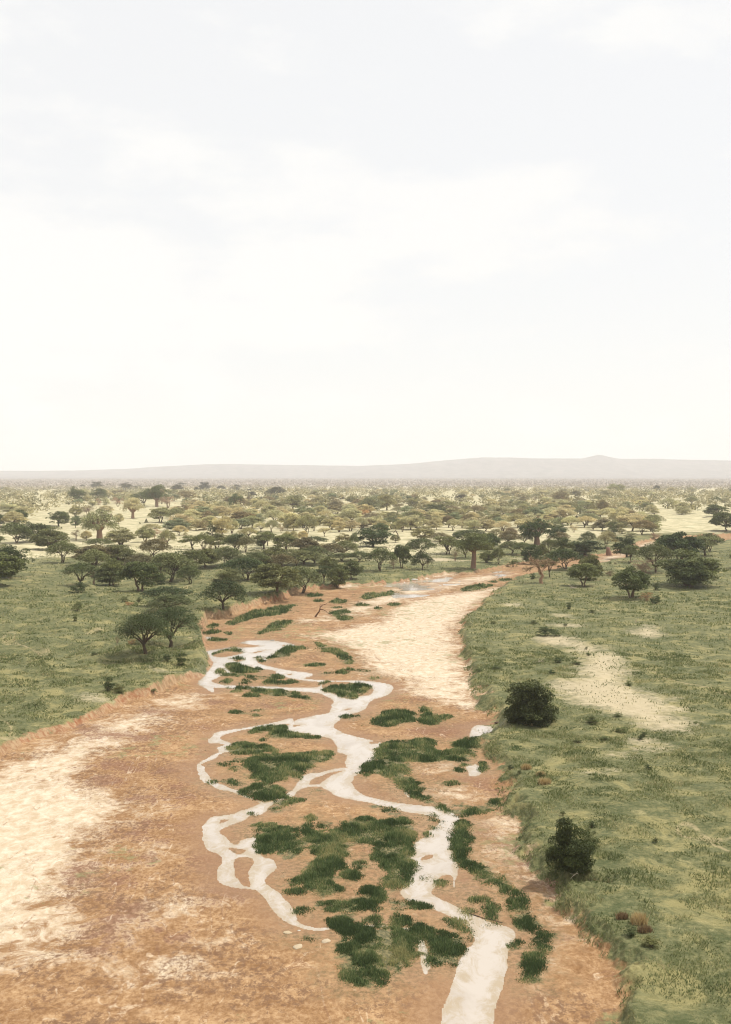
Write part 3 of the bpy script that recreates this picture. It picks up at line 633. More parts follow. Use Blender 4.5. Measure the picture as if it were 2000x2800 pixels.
gr = g.mix(farm, gr, g.mix(n_mid, (0.26, 0.225, 0.195), (0.36, 0.31, 0.27)))  # far ground tinted mauve grey, distance haze put into its colour
inL = g.math('ADD', g.attr("s_left"), g.math('ADD', cen(n_fin, 1.6), cen(n_tuft, 0.5)))
inR = g.math('ADD', g.attr("s_right"), g.math('ADD', cen(n_fin, 3.0), g.math('ADD', cen(n_mid, 5.0), cen(n_tuft, 1.0))))
gmask = g.math('MAXIMUM', g.step(inL, -0.2, 0.25), g.step(inR, -1.3, -0.5))
# raw earth of the cut bank, in places slumped, sandy or overgrown
ero = g.noise(g.mapping(pos, (0.07, 0.05, 0)), 1.0, 4, 0.6)
cut = g.math('MULTIPLY', g.step(inL, -1.0, -0.4), g.step(g.attr("s_dry_sunlit"), -40.0, -5.0, 1.0, 0.1))
cutn = g.noise(g.mapping(pos, (1.6, 1.6, 0.5)), 1.0, 6, 0.75)
cutc = g.mix(g.step(cutn, 0.38, 0.62), g.mix(g.step(ero, 0.45, 0.6), (0.24, 0.145, 0.075), (0.24, 0.095, 0.042)), (0.36, 0.245, 0.14))
cutc = g.mix(g.step(g.noise(flat, 0.7, 5, 0.75), 0.55, 0.66, 0, 0.8), cutc, (0.17, 0.155, 0.075))
col = g.mix(cut, sand, cutc)
col = g.mix(gmask, col, gr)
hgt = g.math('ADD', g.math('MULTIPLY', n_tuft, 0.5), g.math('ADD', g.math('MULTIPLY', n_fin, 0.5), g.math('ADD', g.math('MULTIPLY', grit, 0.3), g.math('MULTIPLY', fine2, 0.35))))
bstr = g.mix(gmask, (0.16, 0.16, 0.16), (0.4, 0.4, 0.4))
bp = g.n("ShaderNodeBump")
g.put(bp.inputs["Height"], hgt); bp.inputs["Distance"].default_value = 1.0
g.put(bp.inputs["Strength"], bstr)
rgh = g.math('SUBTRACT', 0.95, g.math('MULTIPLY', wet, 0.35))
M_GROUND = g.done(g.bsdf(col, rgh, 0.25, bp.outputs[0]).outputs[0])
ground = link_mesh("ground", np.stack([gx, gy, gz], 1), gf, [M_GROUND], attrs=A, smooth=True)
tag(ground, "sandy dry river bed between low grassy banks with a pale grass plain beyond", "ground", kind="structure")

# ------------------------------------------------------------------ water
w_ = NT("silty_water")
wp = w_.pos()
wn = w_.noise(w_.mapping(wp, (0.9, 0.5, 1)), 1.0, 4, 0.6)
wb = w_.noise(w_.mapping(wp, (0.25, 0.12, 1)), 1.0, 5, 0.65, 0.6)
wc = w_.mix(w_.step(wb, 0.42, 0.68), (0.45, 0.395, 0.335), (0.375, 0.318, 0.258))
wsh = w_.step(w_.math('ADD', w_.attr("shore"), w_.math('MULTIPLY', w_.math('SUBTRACT', w_.noise(w_.mapping(wp, (0.8, 0.45, 1)), 1.0, 6, 0.75, 0.8), 0.5), 6.0)), 1.1, -0.4, 0, 0.8)
wc = w_.mix(wsh, wc, (0.33, 0.25, 0.145))
M_WATER = w_.done(w_.bsdf(wc, 0.12, 0.5, w_.bump(wn, 0.12, 0.06)).outputs[0])
wth = np.radians(np.linspace(-20, 24, 640))
wv = np.concatenate([np.arange(3100, 1560, -4.0), np.arange(1560, 1540, -2.0)])
wr_ = CAM_H / ((wv - HORIZ) / FPX)
WT, WR = np.meshgrid(wth, wr_)
wx_, wy_ = np.sin(WT) * WR, np.cos(WT) * WR
_, WF = terrain(wx_, wy_)
wsd = WF["w"].reshape(WT.shape)
cell = np.maximum.reduce([wsd[:-1, :-1], wsd[1:, :-1], wsd[:-1, 1:], wsd[1:, 1:]]) > -0.6
nc2 = WT.shape[1]
ii = (np.arange(WT.shape[0] - 1)[:, None] * nc2 + np.arange(nc2 - 1)[None, :])[cell]
wf_ = np.stack([ii, ii + 1, ii + nc2 + 1, ii + nc2], 1)
used, inv = np.unique(wf_, return_inverse=True)
water = link_mesh("river_water", np.stack([wx_.ravel()[used], wy_.ravel()[used], np.full(len(used), WZ)], 1), inv.reshape(wf_.shape), [M_WATER], attrs={"shore": np.clip(wsd.ravel()[used], -2, 6)}, smooth=True)
tag(water, "pale silty river braided in winding channels through the sand", "river", kind="structure")

# ------------------------------------------------------------------ hills
HP = [(-3000, 1290), (-1500, 1285), (-400, 1288), (200, 1287), (350, 1282), (450, 1275), (560, 1270), (640, 1269), (800, 1272), (1000, 1273.5), (1120, 1268), (1240, 1257), (1320, 1251), (1400, 1251.5),
      (1500, 1254), (1590, 1254), (1610, 1250), (1637, 1243), (1665, 1250), (1690, 1254), (1800, 1255), (2100, 1262), (2700, 1270), (3600, 1262), (5000, 1280)]
hx = np.array([p[0] for p in HP], float); hy = np.array([p[1] for p in HP], float)
D0 = 10400.0
us = np.concatenate([np.linspace(-3000, 150, 60), np.linspace(160, 1850, 300), np.linspace(1880, 5000, 60)])
crest = (HORIZ - np.interp(us, hx, hy)) / FPX * D0 + CAM_H
crest = crest + (fbm(us / 60.0, us * 0, 21) - 0.5) * 6
prof = [(-4900, 0.0), (-3600, 0.012), (-2600, 0.035), (-2200, 0.06), (-1800, 0.11), (-1400, 0.22), (-1000, 0.42), (-650, 0.66), (-350, 0.86), (-150, 0.96), (0, 1.0), (300, 0.93), (900, 0.6), (1700, 0.1), (1900, -0.02)]
hv = []
for dd, kf in prof:
    dep = D0 + dd
    xx = (us - CU) / FPX * D0
    zz = crest * kf + (fbm(xx / 500.0, np.full_like(xx, dep / 500.0), 31) - 0.5) * 34 * (kf * (1 - kf) * 4)
    hv.append(np.stack([xx, np.full_like(xx, dep), np.maximum(zz, -0.5) + 0.8], 1))
nh = len(us)
ii = (np.arange(len(prof) - 1)[:, None] * nh + np.arange(nh - 1)[None, :]).ravel()
h_ = NT("wooded_hillside")
hn = h_.noise(h_.mapping(h_.pos(), (0.012, 0.004, 0.012)), 1.0, 6, 0.7)
M_HILL = h_.done(h_.bsdf(h_.mix(h_.step(hn, 0.35, 0.65), (0.085, 0.075, 0.07), (0.18, 0.155, 0.145)), 0.95, 0.1).outputs[0])
hills = link_mesh("hills", np.concatenate(hv), np.stack([ii, ii + 1, ii + nh + 1, ii + nh], 1), [M_HILL], smooth=True)
tag(hills, "long low hazy ridge on the horizon with one small knoll", "hills", kind="structure")

# ------------------------------------------------------------------ foliage and bark
def leaf_mat(name, rough=0.75):
    m = NT(name)
    oi = m.n("ShaderNodeObjectInfo").outputs["Color"]
    v = m.attr("tone")
    c = m.mix(v, m.mix(1.0, oi, (0.5, 0.5, 0.5), 'MULTIPLY'), m.mix(1.0, oi, (1.65, 1.6, 1.4), 'MULTIPLY'))
    d = m.bsdf(c, rough, 0.25)
    tr = m.n("ShaderNodeBsdfTranslucent")
    m.put(tr.inputs[0], c)
    mx = m.n("ShaderNodeMixShader")
    mx.inputs[0].default_value = 0.22
    m.t.links.new(d.outputs[0], mx.inputs[1]); m.t.links.new(tr.outputs[0], mx.inputs[2])
    return m.done(mx.outputs[0])


def bark_mat():
    m = NT("bark")
    oi = m.n("ShaderNodeObjectInfo").outputs["Color"]
    nn = m.noise(m.mapping(m.n("ShaderNodeTexCoord").outputs["Object"], (14, 14, 3)), 1.0, 4, 0.7)
    c = m.mix(nn, m.mix(1.0, oi, (0.45, 0.45, 0.45), 'MULTIPLY'), m.mix(1.0, oi, (1.5, 1.45, 1.4), 'MULTIPLY'))
    return m.done(m.bsdf(c, 0.9, 0.15, m.bump(nn, 0.5, 0.05)).outputs[0])


M_LEAF = leaf_mat("leaf")
M_BARK = bark_mat()


def leaf_quads(c, size, rng, up=0.5, asp=0.55):
    n = len(c)
    nm = rng.normal(size=(n, 3)); nm[:, 2] += up * np.sign(nm[:, 2] + 0.6) * 1.2
    nm /= np.linalg.norm(nm, axis=1, keepdims=True)
    a = rng.normal(size=(n, 3)); a -= nm * (a * nm).sum(1, keepdims=True)
    a /= np.linalg.norm(a, axis=1, keepdims=True)
    b = np.cross(nm, a)
    s = (size * rng.uniform(0.6, 1.35, n))[:, None]
    v = np.stack([c - a * s, c - b * s * asp, c + a * s, c + b * s * asp], 1).reshape(-1, 3)
    f = np.arange(4 * n).reshape(-1, 4)
    t = np.repeat(np.clip(rng.normal(0.5, 0.25, n), 0, 1), 4)
    return v, f, t


class Tubes:
    def __init__(self):
        self.v, self.f, self.n = [], [], 0

    def add(self, pts, rad, sides=6):
        pts = np.asarray(pts, float); rad = np.asarray(rad, float)
        k = len(pts)
        tg = np.gradient(pts, axis=0); tg /= np.linalg.norm(tg, axis=1, keepdims=True) + 1e-9
        ref = np.array([0.31, 0.95, 0.05]) if abs(tg[0, 2]) > 0.7 else np.array([0, 0, 1.0])
        u = np.cross(tg, ref); u /= np.linalg.norm(u, axis=1, keepdims=True) + 1e-9
        w = np.cross(tg, u)
        a = np.arange(sides) * 2 * math.pi / sides
        ring = pts[:, None, :] + rad[:, None, None] * (u[:, None, :] * np.cos(a)[None, :, None] + w[:, None, :] * np.sin(a)[None, :, None])
        self.v.append(ring.reshape(-1, 3))
        for i in range(k - 1):
            o = self.n + i * sides
            for j in range(sides):
                j2 = (j + 1) % sides
                self.f.append((o + j, o + j2, o + sides + j2, o + sides + j))
        self.n += k * sides

    def arrays(self):
        return np.concatenate(self.v), np.array(self.f)


def curve(a, b, rng, n=5, sag=0.0, jit=0.03):
    a = np.asarray(a, float); b = np.asarray(b, float)
    t = np.linspace(0, 1, n)[:, None]
    p = a + (b - a) * t
    L = np.linalg.norm(b - a)
    p[:, 2] += (sag * L * np.sin(t * math.pi))[:, 0]
    p[1:-1] += rng.normal(size=(n - 2, 3)) * jit * L
    return p


def pads_cloud(pads, per, rng, shell=0.6):
    """pads: list of (x,y,z,rxy,rz); leaves gathered near each pad's upper shell"""
    out = []
    for x, y, z, r, h in pads:
        n = int(per)
        q = rng.normal(size=(n, 3)); q /= np.linalg.norm(q, axis=1, keepdims=True)
        q[:, 2] = np.abs(q[:, 2]) * np.where(rng.random(n) < 0.78, 1, -0.6)
        rad = rng.random(n) ** (1 / 3 if shell < 0.5 else 0.22)
        q *= rad[:, None]
        out.append(np.stack([x + q[:, 0] * r, y + q[:, 1] * r, z + q[:, 2] * h], 1))
    return np.concatenate(out)


def clumped(t, n, per, rng):
    return np.clip(0.5 * t + 0.5 * np.repeat(rng.uniform(0, 1, n), int(per) * 4), 0, 1)


PROTO = {}


def proto(key, crown, trunk):
    PROTO.setdefault(key, []).append((crown, trunk))


def mk_mesh(name, v, f, mat, tone=None, smooth=False):
    o = link_mesh(name, v, f, [mat], attrs=None if tone is None else {"tone": tone}, smooth=smooth)
    me = o.data
    bpy.data.objects.remove(o)
    return me


def umbrella(seed, npad=36, per=150, leaf=0.029, R=0.80, flat=0.40, thick=0.15, fork=0.26, stems=1, base=0.62, lay=0.0, cover=0.9):
    rng = np.random.default_rng(seed)
    pads = []
    lop = rng.uniform(-0.12, 0.12, 2)
    for i in range(npad):
        rr_ = math.sqrt((i + 0.5) / npad) * R * 0.86
        a = i * 2.39996 + rng.uniform(-0.5, 0.5)
        if rng.random() > cover and rr_ > 0.3: continue
        z = 0.93 - flat * (rr_ / R) ** 2 + rng.uniform(-0.05, 0.035) - lay * rng.integers(0, 2)
        pads.append((rr_ * math.cos(a) + lop[0], rr_ * math.sin(a) + lop[1], z, rng.uniform(0.17, 0.27) * R / 0.8, thick * rng.uniform(0.7, 1.2)))
    c = pads_cloud(pads, per, rng)
    zt = c[:, 2].max()
    v, f, t = leaf_quads(c, leaf, rng, 0.9)
    t = clumped(t, len(pads), per, rng)
    tb = Tubes()
    tips = []
    for s in range(stems):
        bx = np.array([rng.uniform(-0.05, 0.05), rng.uniform(-0.05, 0.05), 0.0]) * (stems > 1)
        ang0 = rng.uniform(0, 6.28)
        fk = np.array([bx[0] + rng.uniform(-0.05, 0.05) + (0.10 * math.cos(ang0 + s * 6.28 / stems) if stems > 1 else 0),
                       bx[1] + rng.uniform(-0.05, 0.05) + (0.10 * math.sin(ang0 + s * 6.28 / stems) if stems > 1 else 0), fork * rng.uniform(0.85, 1.15)])
        r0 = 0.036 / math.sqrt(stems)
        tb.add(curve(bx - np.array([0, 0, 0.03]), fk, rng, 5, 0, 0.03), np.linspace(r0 * 1.35, r0 * 0.9, 5), 8)
        nb = max(3, int(7 / stems))
        for b in range(nb):
            a = ang0 + s * 2.1 + b * 6.28 / nb + rng.uniform(-0.3, 0.3)
            rr_ = rng.uniform(0.28, 0.62) * R
            tip = np.array([rr_ * math.cos(a) + lop[0], rr_ * math.sin(a) + lop[1], 0.90 - flat * (rr_ / R) ** 2 - thick])
            tb.add(curve(fk, tip, rng, 6, 0.10 if rr_ > 0.3 else 0.0, 0.03), np.linspace(r0 * 0.72, r0 * 0.22, 6), 6)
            tips.append((fk, tip))
    for p in pads:
        e = min(tips, key=lambda q: (q[1][0] - p[0]) ** 2 + (q[1][1] - p[1]) ** 2)
        st = e[0] + (e[1] - e[0]) * rng.uniform(0.55, 0.95)
        st[2] += 0.03
        tb.add(curve(st, (p[0], p[1], p[2]), rng, 4, 0.04, 0.04), [0.009, 0.007, 0.005, 0.003], 4)
    tv, tf = tb.arrays()
    sc = 1.0 / zt
    return v * sc, f, t, tv * sc, tf


def dome(seed, ncl=54, per=130, leaf=0.029, R=0.62, z0=0.28, z1=1.0, stems=3, fill=0.45, rag=0.10, twig=0, trunk=0.028, fork=0.12, sq=1.0, low=(0.8, 0.6)):
    rng = np.random.default_rng(seed)
    pads = []
    for i in range(ncl):
        q = rng.normal(size=3); q /= np.linalg.norm(q)
        q[2] = abs(q[2]) if rng.random() < low[0] else -abs(q[2]) * low[1]
        k = rng.uniform(fill, 1.0) ** 0.5 * rng.uniform(1 - rag, 1 + rag)
        hz = (z1 - z0) * 0.72
        zc = z0 + (z1 - z0) * 0.24
        z = zc + q[2] * hz * k * 0.92
        pads.append((q[0] * R * k * 0.84, q[1] * R * k * 0.84, max(z, z0 + 0.03), rng.uniform(0.13, 0.22) * R / 0.62 * sq, rng.uniform(0.07, 0.12)))
    c = pads_cloud(pads, per, rng)
    v, f, t = leaf_quads(c, leaf, rng, 0.35)
    t = clumped(t, len(pads), per, rng)
    tb = Tubes()
    ang0 = rng.uniform(0, 6.28)
    for s in range(stems):
        a = ang0 + s * 6.28 / stems
        bx = np.array([0.03 * math.cos(a), 0.03 * math.sin(a), -0.03]) * (stems > 1)
        bx[2] = -0.03
        fk = np.array([0.12 * math.cos(a) * (stems > 1), 0.12 * math.sin(a) * (stems > 1), fork + z0 * 0.75])
        tb.add(curve(bx, fk, rng, 5, 0, 0.035), np.linspace(trunk * 1.2, trunk * 0.75, 5), 7)
        nb = max(3, 8 // stems)
        for b in range(nb):
            p = pads[rng.integers(len(pads))]
            tb.add(curve(fk, (p[0] * 0.9, p[1] * 0.9, p[2]), rng, 5, 0.03, 0.05), np.linspace(trunk * 0.6, trunk * 0.15, 5), 5)
            for w in range(twig):
                q = pads[rng.integers(len(pads))]
                tb.add(curve((p[0] * 0.6, p[1] * 0.6, (p[2] + fk[2]) / 2), (q[0], q[1], q[2]), rng, 4, 0.02, 0.06), [trunk * .3, trunk * .22, trunk * .15, trunk * .08], 4)
    tv, tf = tb.arrays()
    sc = 1.0 / c[:, 2].max()
    return v * sc, f, t, tv * sc, tf


def baobab(seed, ncl=60, per=105, leaf=0.024, R=0.64, th=0.30, tr=0.085, zl=0.27, sparse=1.0, flare=1.3):
    rng = np.random.default_rng(seed)
    pads = []
    for i in range(ncl):
        rr_ = math.sqrt(rng.random()) * R * 0.9
        a = rng.uniform(0, 6.28)
        ztop = 0.93 - 0.36 * (rr_ / R) ** 2
        zlow = zl + 0.10 * (1 - rr_ / R)
        z = zlow + (ztop - zlow) * rng.random() ** 0.6
        pads.append((rr_ * math.cos(a), rr_ * math.sin(a), z, rng.uniform(0.13, 0.21), rng.uniform(0.08, 0.13)))
    c = pads_cloud(pads, per * sparse, rng)
    v, f, t = leaf_quads(c, leaf, rng, 0.4)
    t = clumped(t, len(pads), per * sparse, rng)
    tb = Tubes()
    zz = np.array([-0.03, 0.03, 0.14, th * 0.65, th, th * 1.12]); k = np.array([flare, 1.1, 1.0, 0.93, 0.80, 0.35])
    tb.add(np.stack([0.012 * np.sin(zz * 9 + seed), 0.01 * np.cos(zz * 8), zz], 1), tr * k, 12)
    for b in range(8):
        a = b * 6.28 / 8 + rng.uniform(-0.3, 0.3)
        rr_ = R * rng.uniform(0.4, 0.8)
        st = (tr * 0.5 * math.cos(a), tr * 0.5 * math.sin(a), th * rng.uniform(0.9, 1.02))
        tip = (rr_ * math.cos(a), rr_ * math.sin(a), rng.uniform(0.5, 0.84))
        cv = curve(st, tip, rng, 6, 0.06, 0.05)
        tb.add(cv, np.linspace(tr * 0.45, tr * 0.08, 6), 7)
        for s in range(3):
            m = cv[rng.integers(2, 5)]
            p = pads[rng.integers(len(pads))]
            q = min(pads, key=lambda p_: (p_[0] - m[0] - rng.uniform(-.2, .2)) ** 2 + (p_[1] - m[1] - rng.uniform(-.2, .2)) ** 2)
            tb.add(curve(m, q[:3], rng, 4, 0.05, 0.06), np.linspace(tr * 0.2, tr * 0.05, 4), 5)
    tv, tf = tb.arrays()
    sc = 1.0 / c[:, 2].max()
    return v * sc, f, t, tv * sc, tf


def bare(seed, R=0.75, depth=4, sides=5):
    rng = np.random.default_rng(seed)
    tb = Tubes()

    def grow(p, d, L, r, k):
        q = p + d * L
        tb.add(curve(p, q, rng, 4, 0.04 * (k < depth), 0.05), np.linspace(max(r, 0.011), max(r * 0.6, 0.008), 4), sides if k > 1 else 4)
        if k == 0: return
        for _ in range(3 if k > 1 else 4):
            e = d + rng.normal(size=3) * (0.62 if k < depth else 0.75)
            e[2] += 0.1
            if k <= 2: e[2] *= 0.65
            e /= np.linalg.norm(e)
            grow(p + (q - p) * rng.uniform(0.6, 1.0), e, L * rng.uniform(0.55, 0.8), r * 0.55, k - 1)

    grow(np.array([0, 0, -0.03]), np.array([0.03, 0.0, 1.0]), 0.42, 0.05, depth)
    tv, tf = tb.arrays()
    rad = np.percentile(np.hypot(tv[:, 0], tv[:, 1]), 99)
    tv[:, 2] /= tv[:, 2].max()
    tv[:, :2] *= R / rad
    return tv, tf


def store(key, res):
    v, f, t, tv, tf = res
    rad = np.percentile(np.hypot(v[:, 0], v[:, 1]), 86 if key in 'uUrx' else 94)
    PROTO.setdefault(key, []).append((mk_mesh("crown", v, f, M_LEAF, t), mk_mesh("trunk", tv, tf, M_BARK, smooth=True), rad))


for s in range(5): store('u', umbrella(100 + s, npad=32 + s, flat=0.48 + 0.05 * s, thick=0.18, fork=0.20 + 0.04 * (s % 3), stems=1 + s % 3, lay=0.06 * (s % 2)))
store('u', umbrella(131, npad=34, flat=0.24, thick=0.10, lay=0.2, fork=0.26, cover=0.85))
for s in range(2): store('U', umbrella(150 + s, npad=54, per=260, leaf=0.0135, flat=0.50, thick=0.15, fork=0.2, stems=1, R=0.66, lay=0.08))
for s in range(5): store('r', dome(200 + s, z0=0.18 + 0.04 * (s % 3), stems=1 + s % 4, R=0.60))
for s in range(3): store('b', baobab(300 + s, tr=0.075 + 0.012 * s))
store('B', baobab(310, ncl=64, per=140, leaf=0.019, th=0.50, zl=0.44, tr=0.07, flare=1.45, R=0.56))
for s in range(3): store('d', dome(400 + s, ncl=64, per=120, leaf=0.024, z0=0.14, stems=1, trunk=0.04, R=0.6, rag=0.2, fill=0.3))
for s in range(4): store('s', dome(500 + s, ncl=30, per=80, leaf=0.034, z0=-0.02, z1=1.0, stems=4, trunk=0.02, R=0.66, rag=0.25, fill=0.2, fork=0.2))
store('S', dome(550, ncl=120, per=170, leaf=0.022, z0=-0.02, stems=5, trunk=0.02, R=0.60, rag=0.13, fill=0.15, fork=0.25, low=(0.58, 0.5)))
store('S', dome(551, ncl=120, per=170, leaf=0.020, z0=0.02, stems=4, trunk=0.02, R=0.50, rag=0.15, fill=0.12, fork=0.25, low=(0.5, 0.5)))
for s in range(3): store('x', dome(600 + s, ncl=34, per=42, leaf=0.022, stems=2 + s, z0=0.3, twig=3, R=0.66, rag=0.25, trunk=0.026))
for s in range(2): store('p', dome(650 + s, ncl=30, per=46, leaf=0.028, z0=-0.02, stems=5, twig=4, R=0.7, rag=0.3, trunk=0.016, fork=0.2, fill=0.2))
rngc = np.random.default_rng(9)
cc = np.stack([(lambda h, a, k: np.stack([0.32 * (1 - h) * k * np.cos(a), 0.32 * (1 - h) * k * np.sin(a), h], 1))(rngc.random(1400) ** 1.3, rngc.uniform(0, 6.28, 1400), rngc.uniform(0.6, 1, 1400))], 0)[0]
cv_, cf_, ct_ = leaf_quads(cc, 0.035, rngc)
tbc = Tubes(); tbc.add([(0, 0, -0.03), (0, 0, 0.5), (0, 0, 0.95)], [0.03, 0.02, 0.005], 6)
tv_, tf_ = tbc.arrays()
store('c', (cv_, cf_, ct_, tv_, tf_))
for s in range(3):
    tv_, tf_ = bare(700 + s)
    rb = np.random.default_rng(720 + s)
    tips = tv_[tv_[:, 2] > 0.42]
    tw = tips[rb.integers(0, len(tips), 900)] + rb.normal(size=(900, 3)) * np.array([0.07, 0.07, 0.035])
    v_, f_, t_ = leaf_quads(tw, 0.055, rb, 0.0, 0.13)
    PROTO.setdefault('t', []).append((mk_mesh("twigs", v_, f_, M_LEAF, t_), mk_mesh("trunk", tv_, tf_, M_BARK, smooth=True), 0.68))

# foliage colours (base colour) and the word for each
TINT = {'m': ((0.145, 0.16, 0.066), 'dull green'), 'e': ((0.16, 0.14, 0.072), 'brownish green'), 'g': ((0.105, 0.125, 0.048), 'green'), 'k': ((0.056, 0.078, 0.028), 'dark green'), 'o': ((0.29, 0.275, 0.142), 'olive'), 'y': ((0.49, 0.445, 0.265), 'pale olive'),
        'w': ((0.23, 0.19, 0.105), 'brownish'), 'p': ((0.38, 0.25, 0.175), 'pinkish dry'), 'l': ((0.24, 0.26, 0.145), 'grey green'), 'h': ((0.08, 0.078, 0.052), 'dark grey green'),
        'q': ((0.36, 0.215, 0.10), 'orange brown'), 'n': ((0.13, 0.105, 0.06), 'bare brown')}
KIND = {'u': ('umbrella_acacia', 'tree', 'umbrella acacia'), 'U': ('umbrella_acacia', 'tree', 'umbrella acacia'), 'r': ('round_acacia', 'tree', 'round-topped acacia'),
        'b': ('baobab_tree', 'tree', 'thick-trunked baobab'), 'B': ('baobab_tree', 'tree', 'thick-trunked baobab'), 'd': ('leafy_tree', 'tree', 'dense leafy tree'),
        's': ('bush', 'bush', 'bush'), 'S': ('bush', 'bush', 'bush'), 'x': ('sparse_tree', 'tree', 'sparse dry tree'), 'p': ('dry_shrub', 'shrub', 'dry twiggy shrub'),
        'c': ('conical_shrub', 'shrub', 'conical shrub'), 't': ('bare_tree', 'tree', 'leafless tree')}
GROUPS = {'tree': 'savanna trees on the plain and the river banks', 'bush': 'bushes on the banks and the plain', 'shrub': 'dry and small shrubs on the plain'}

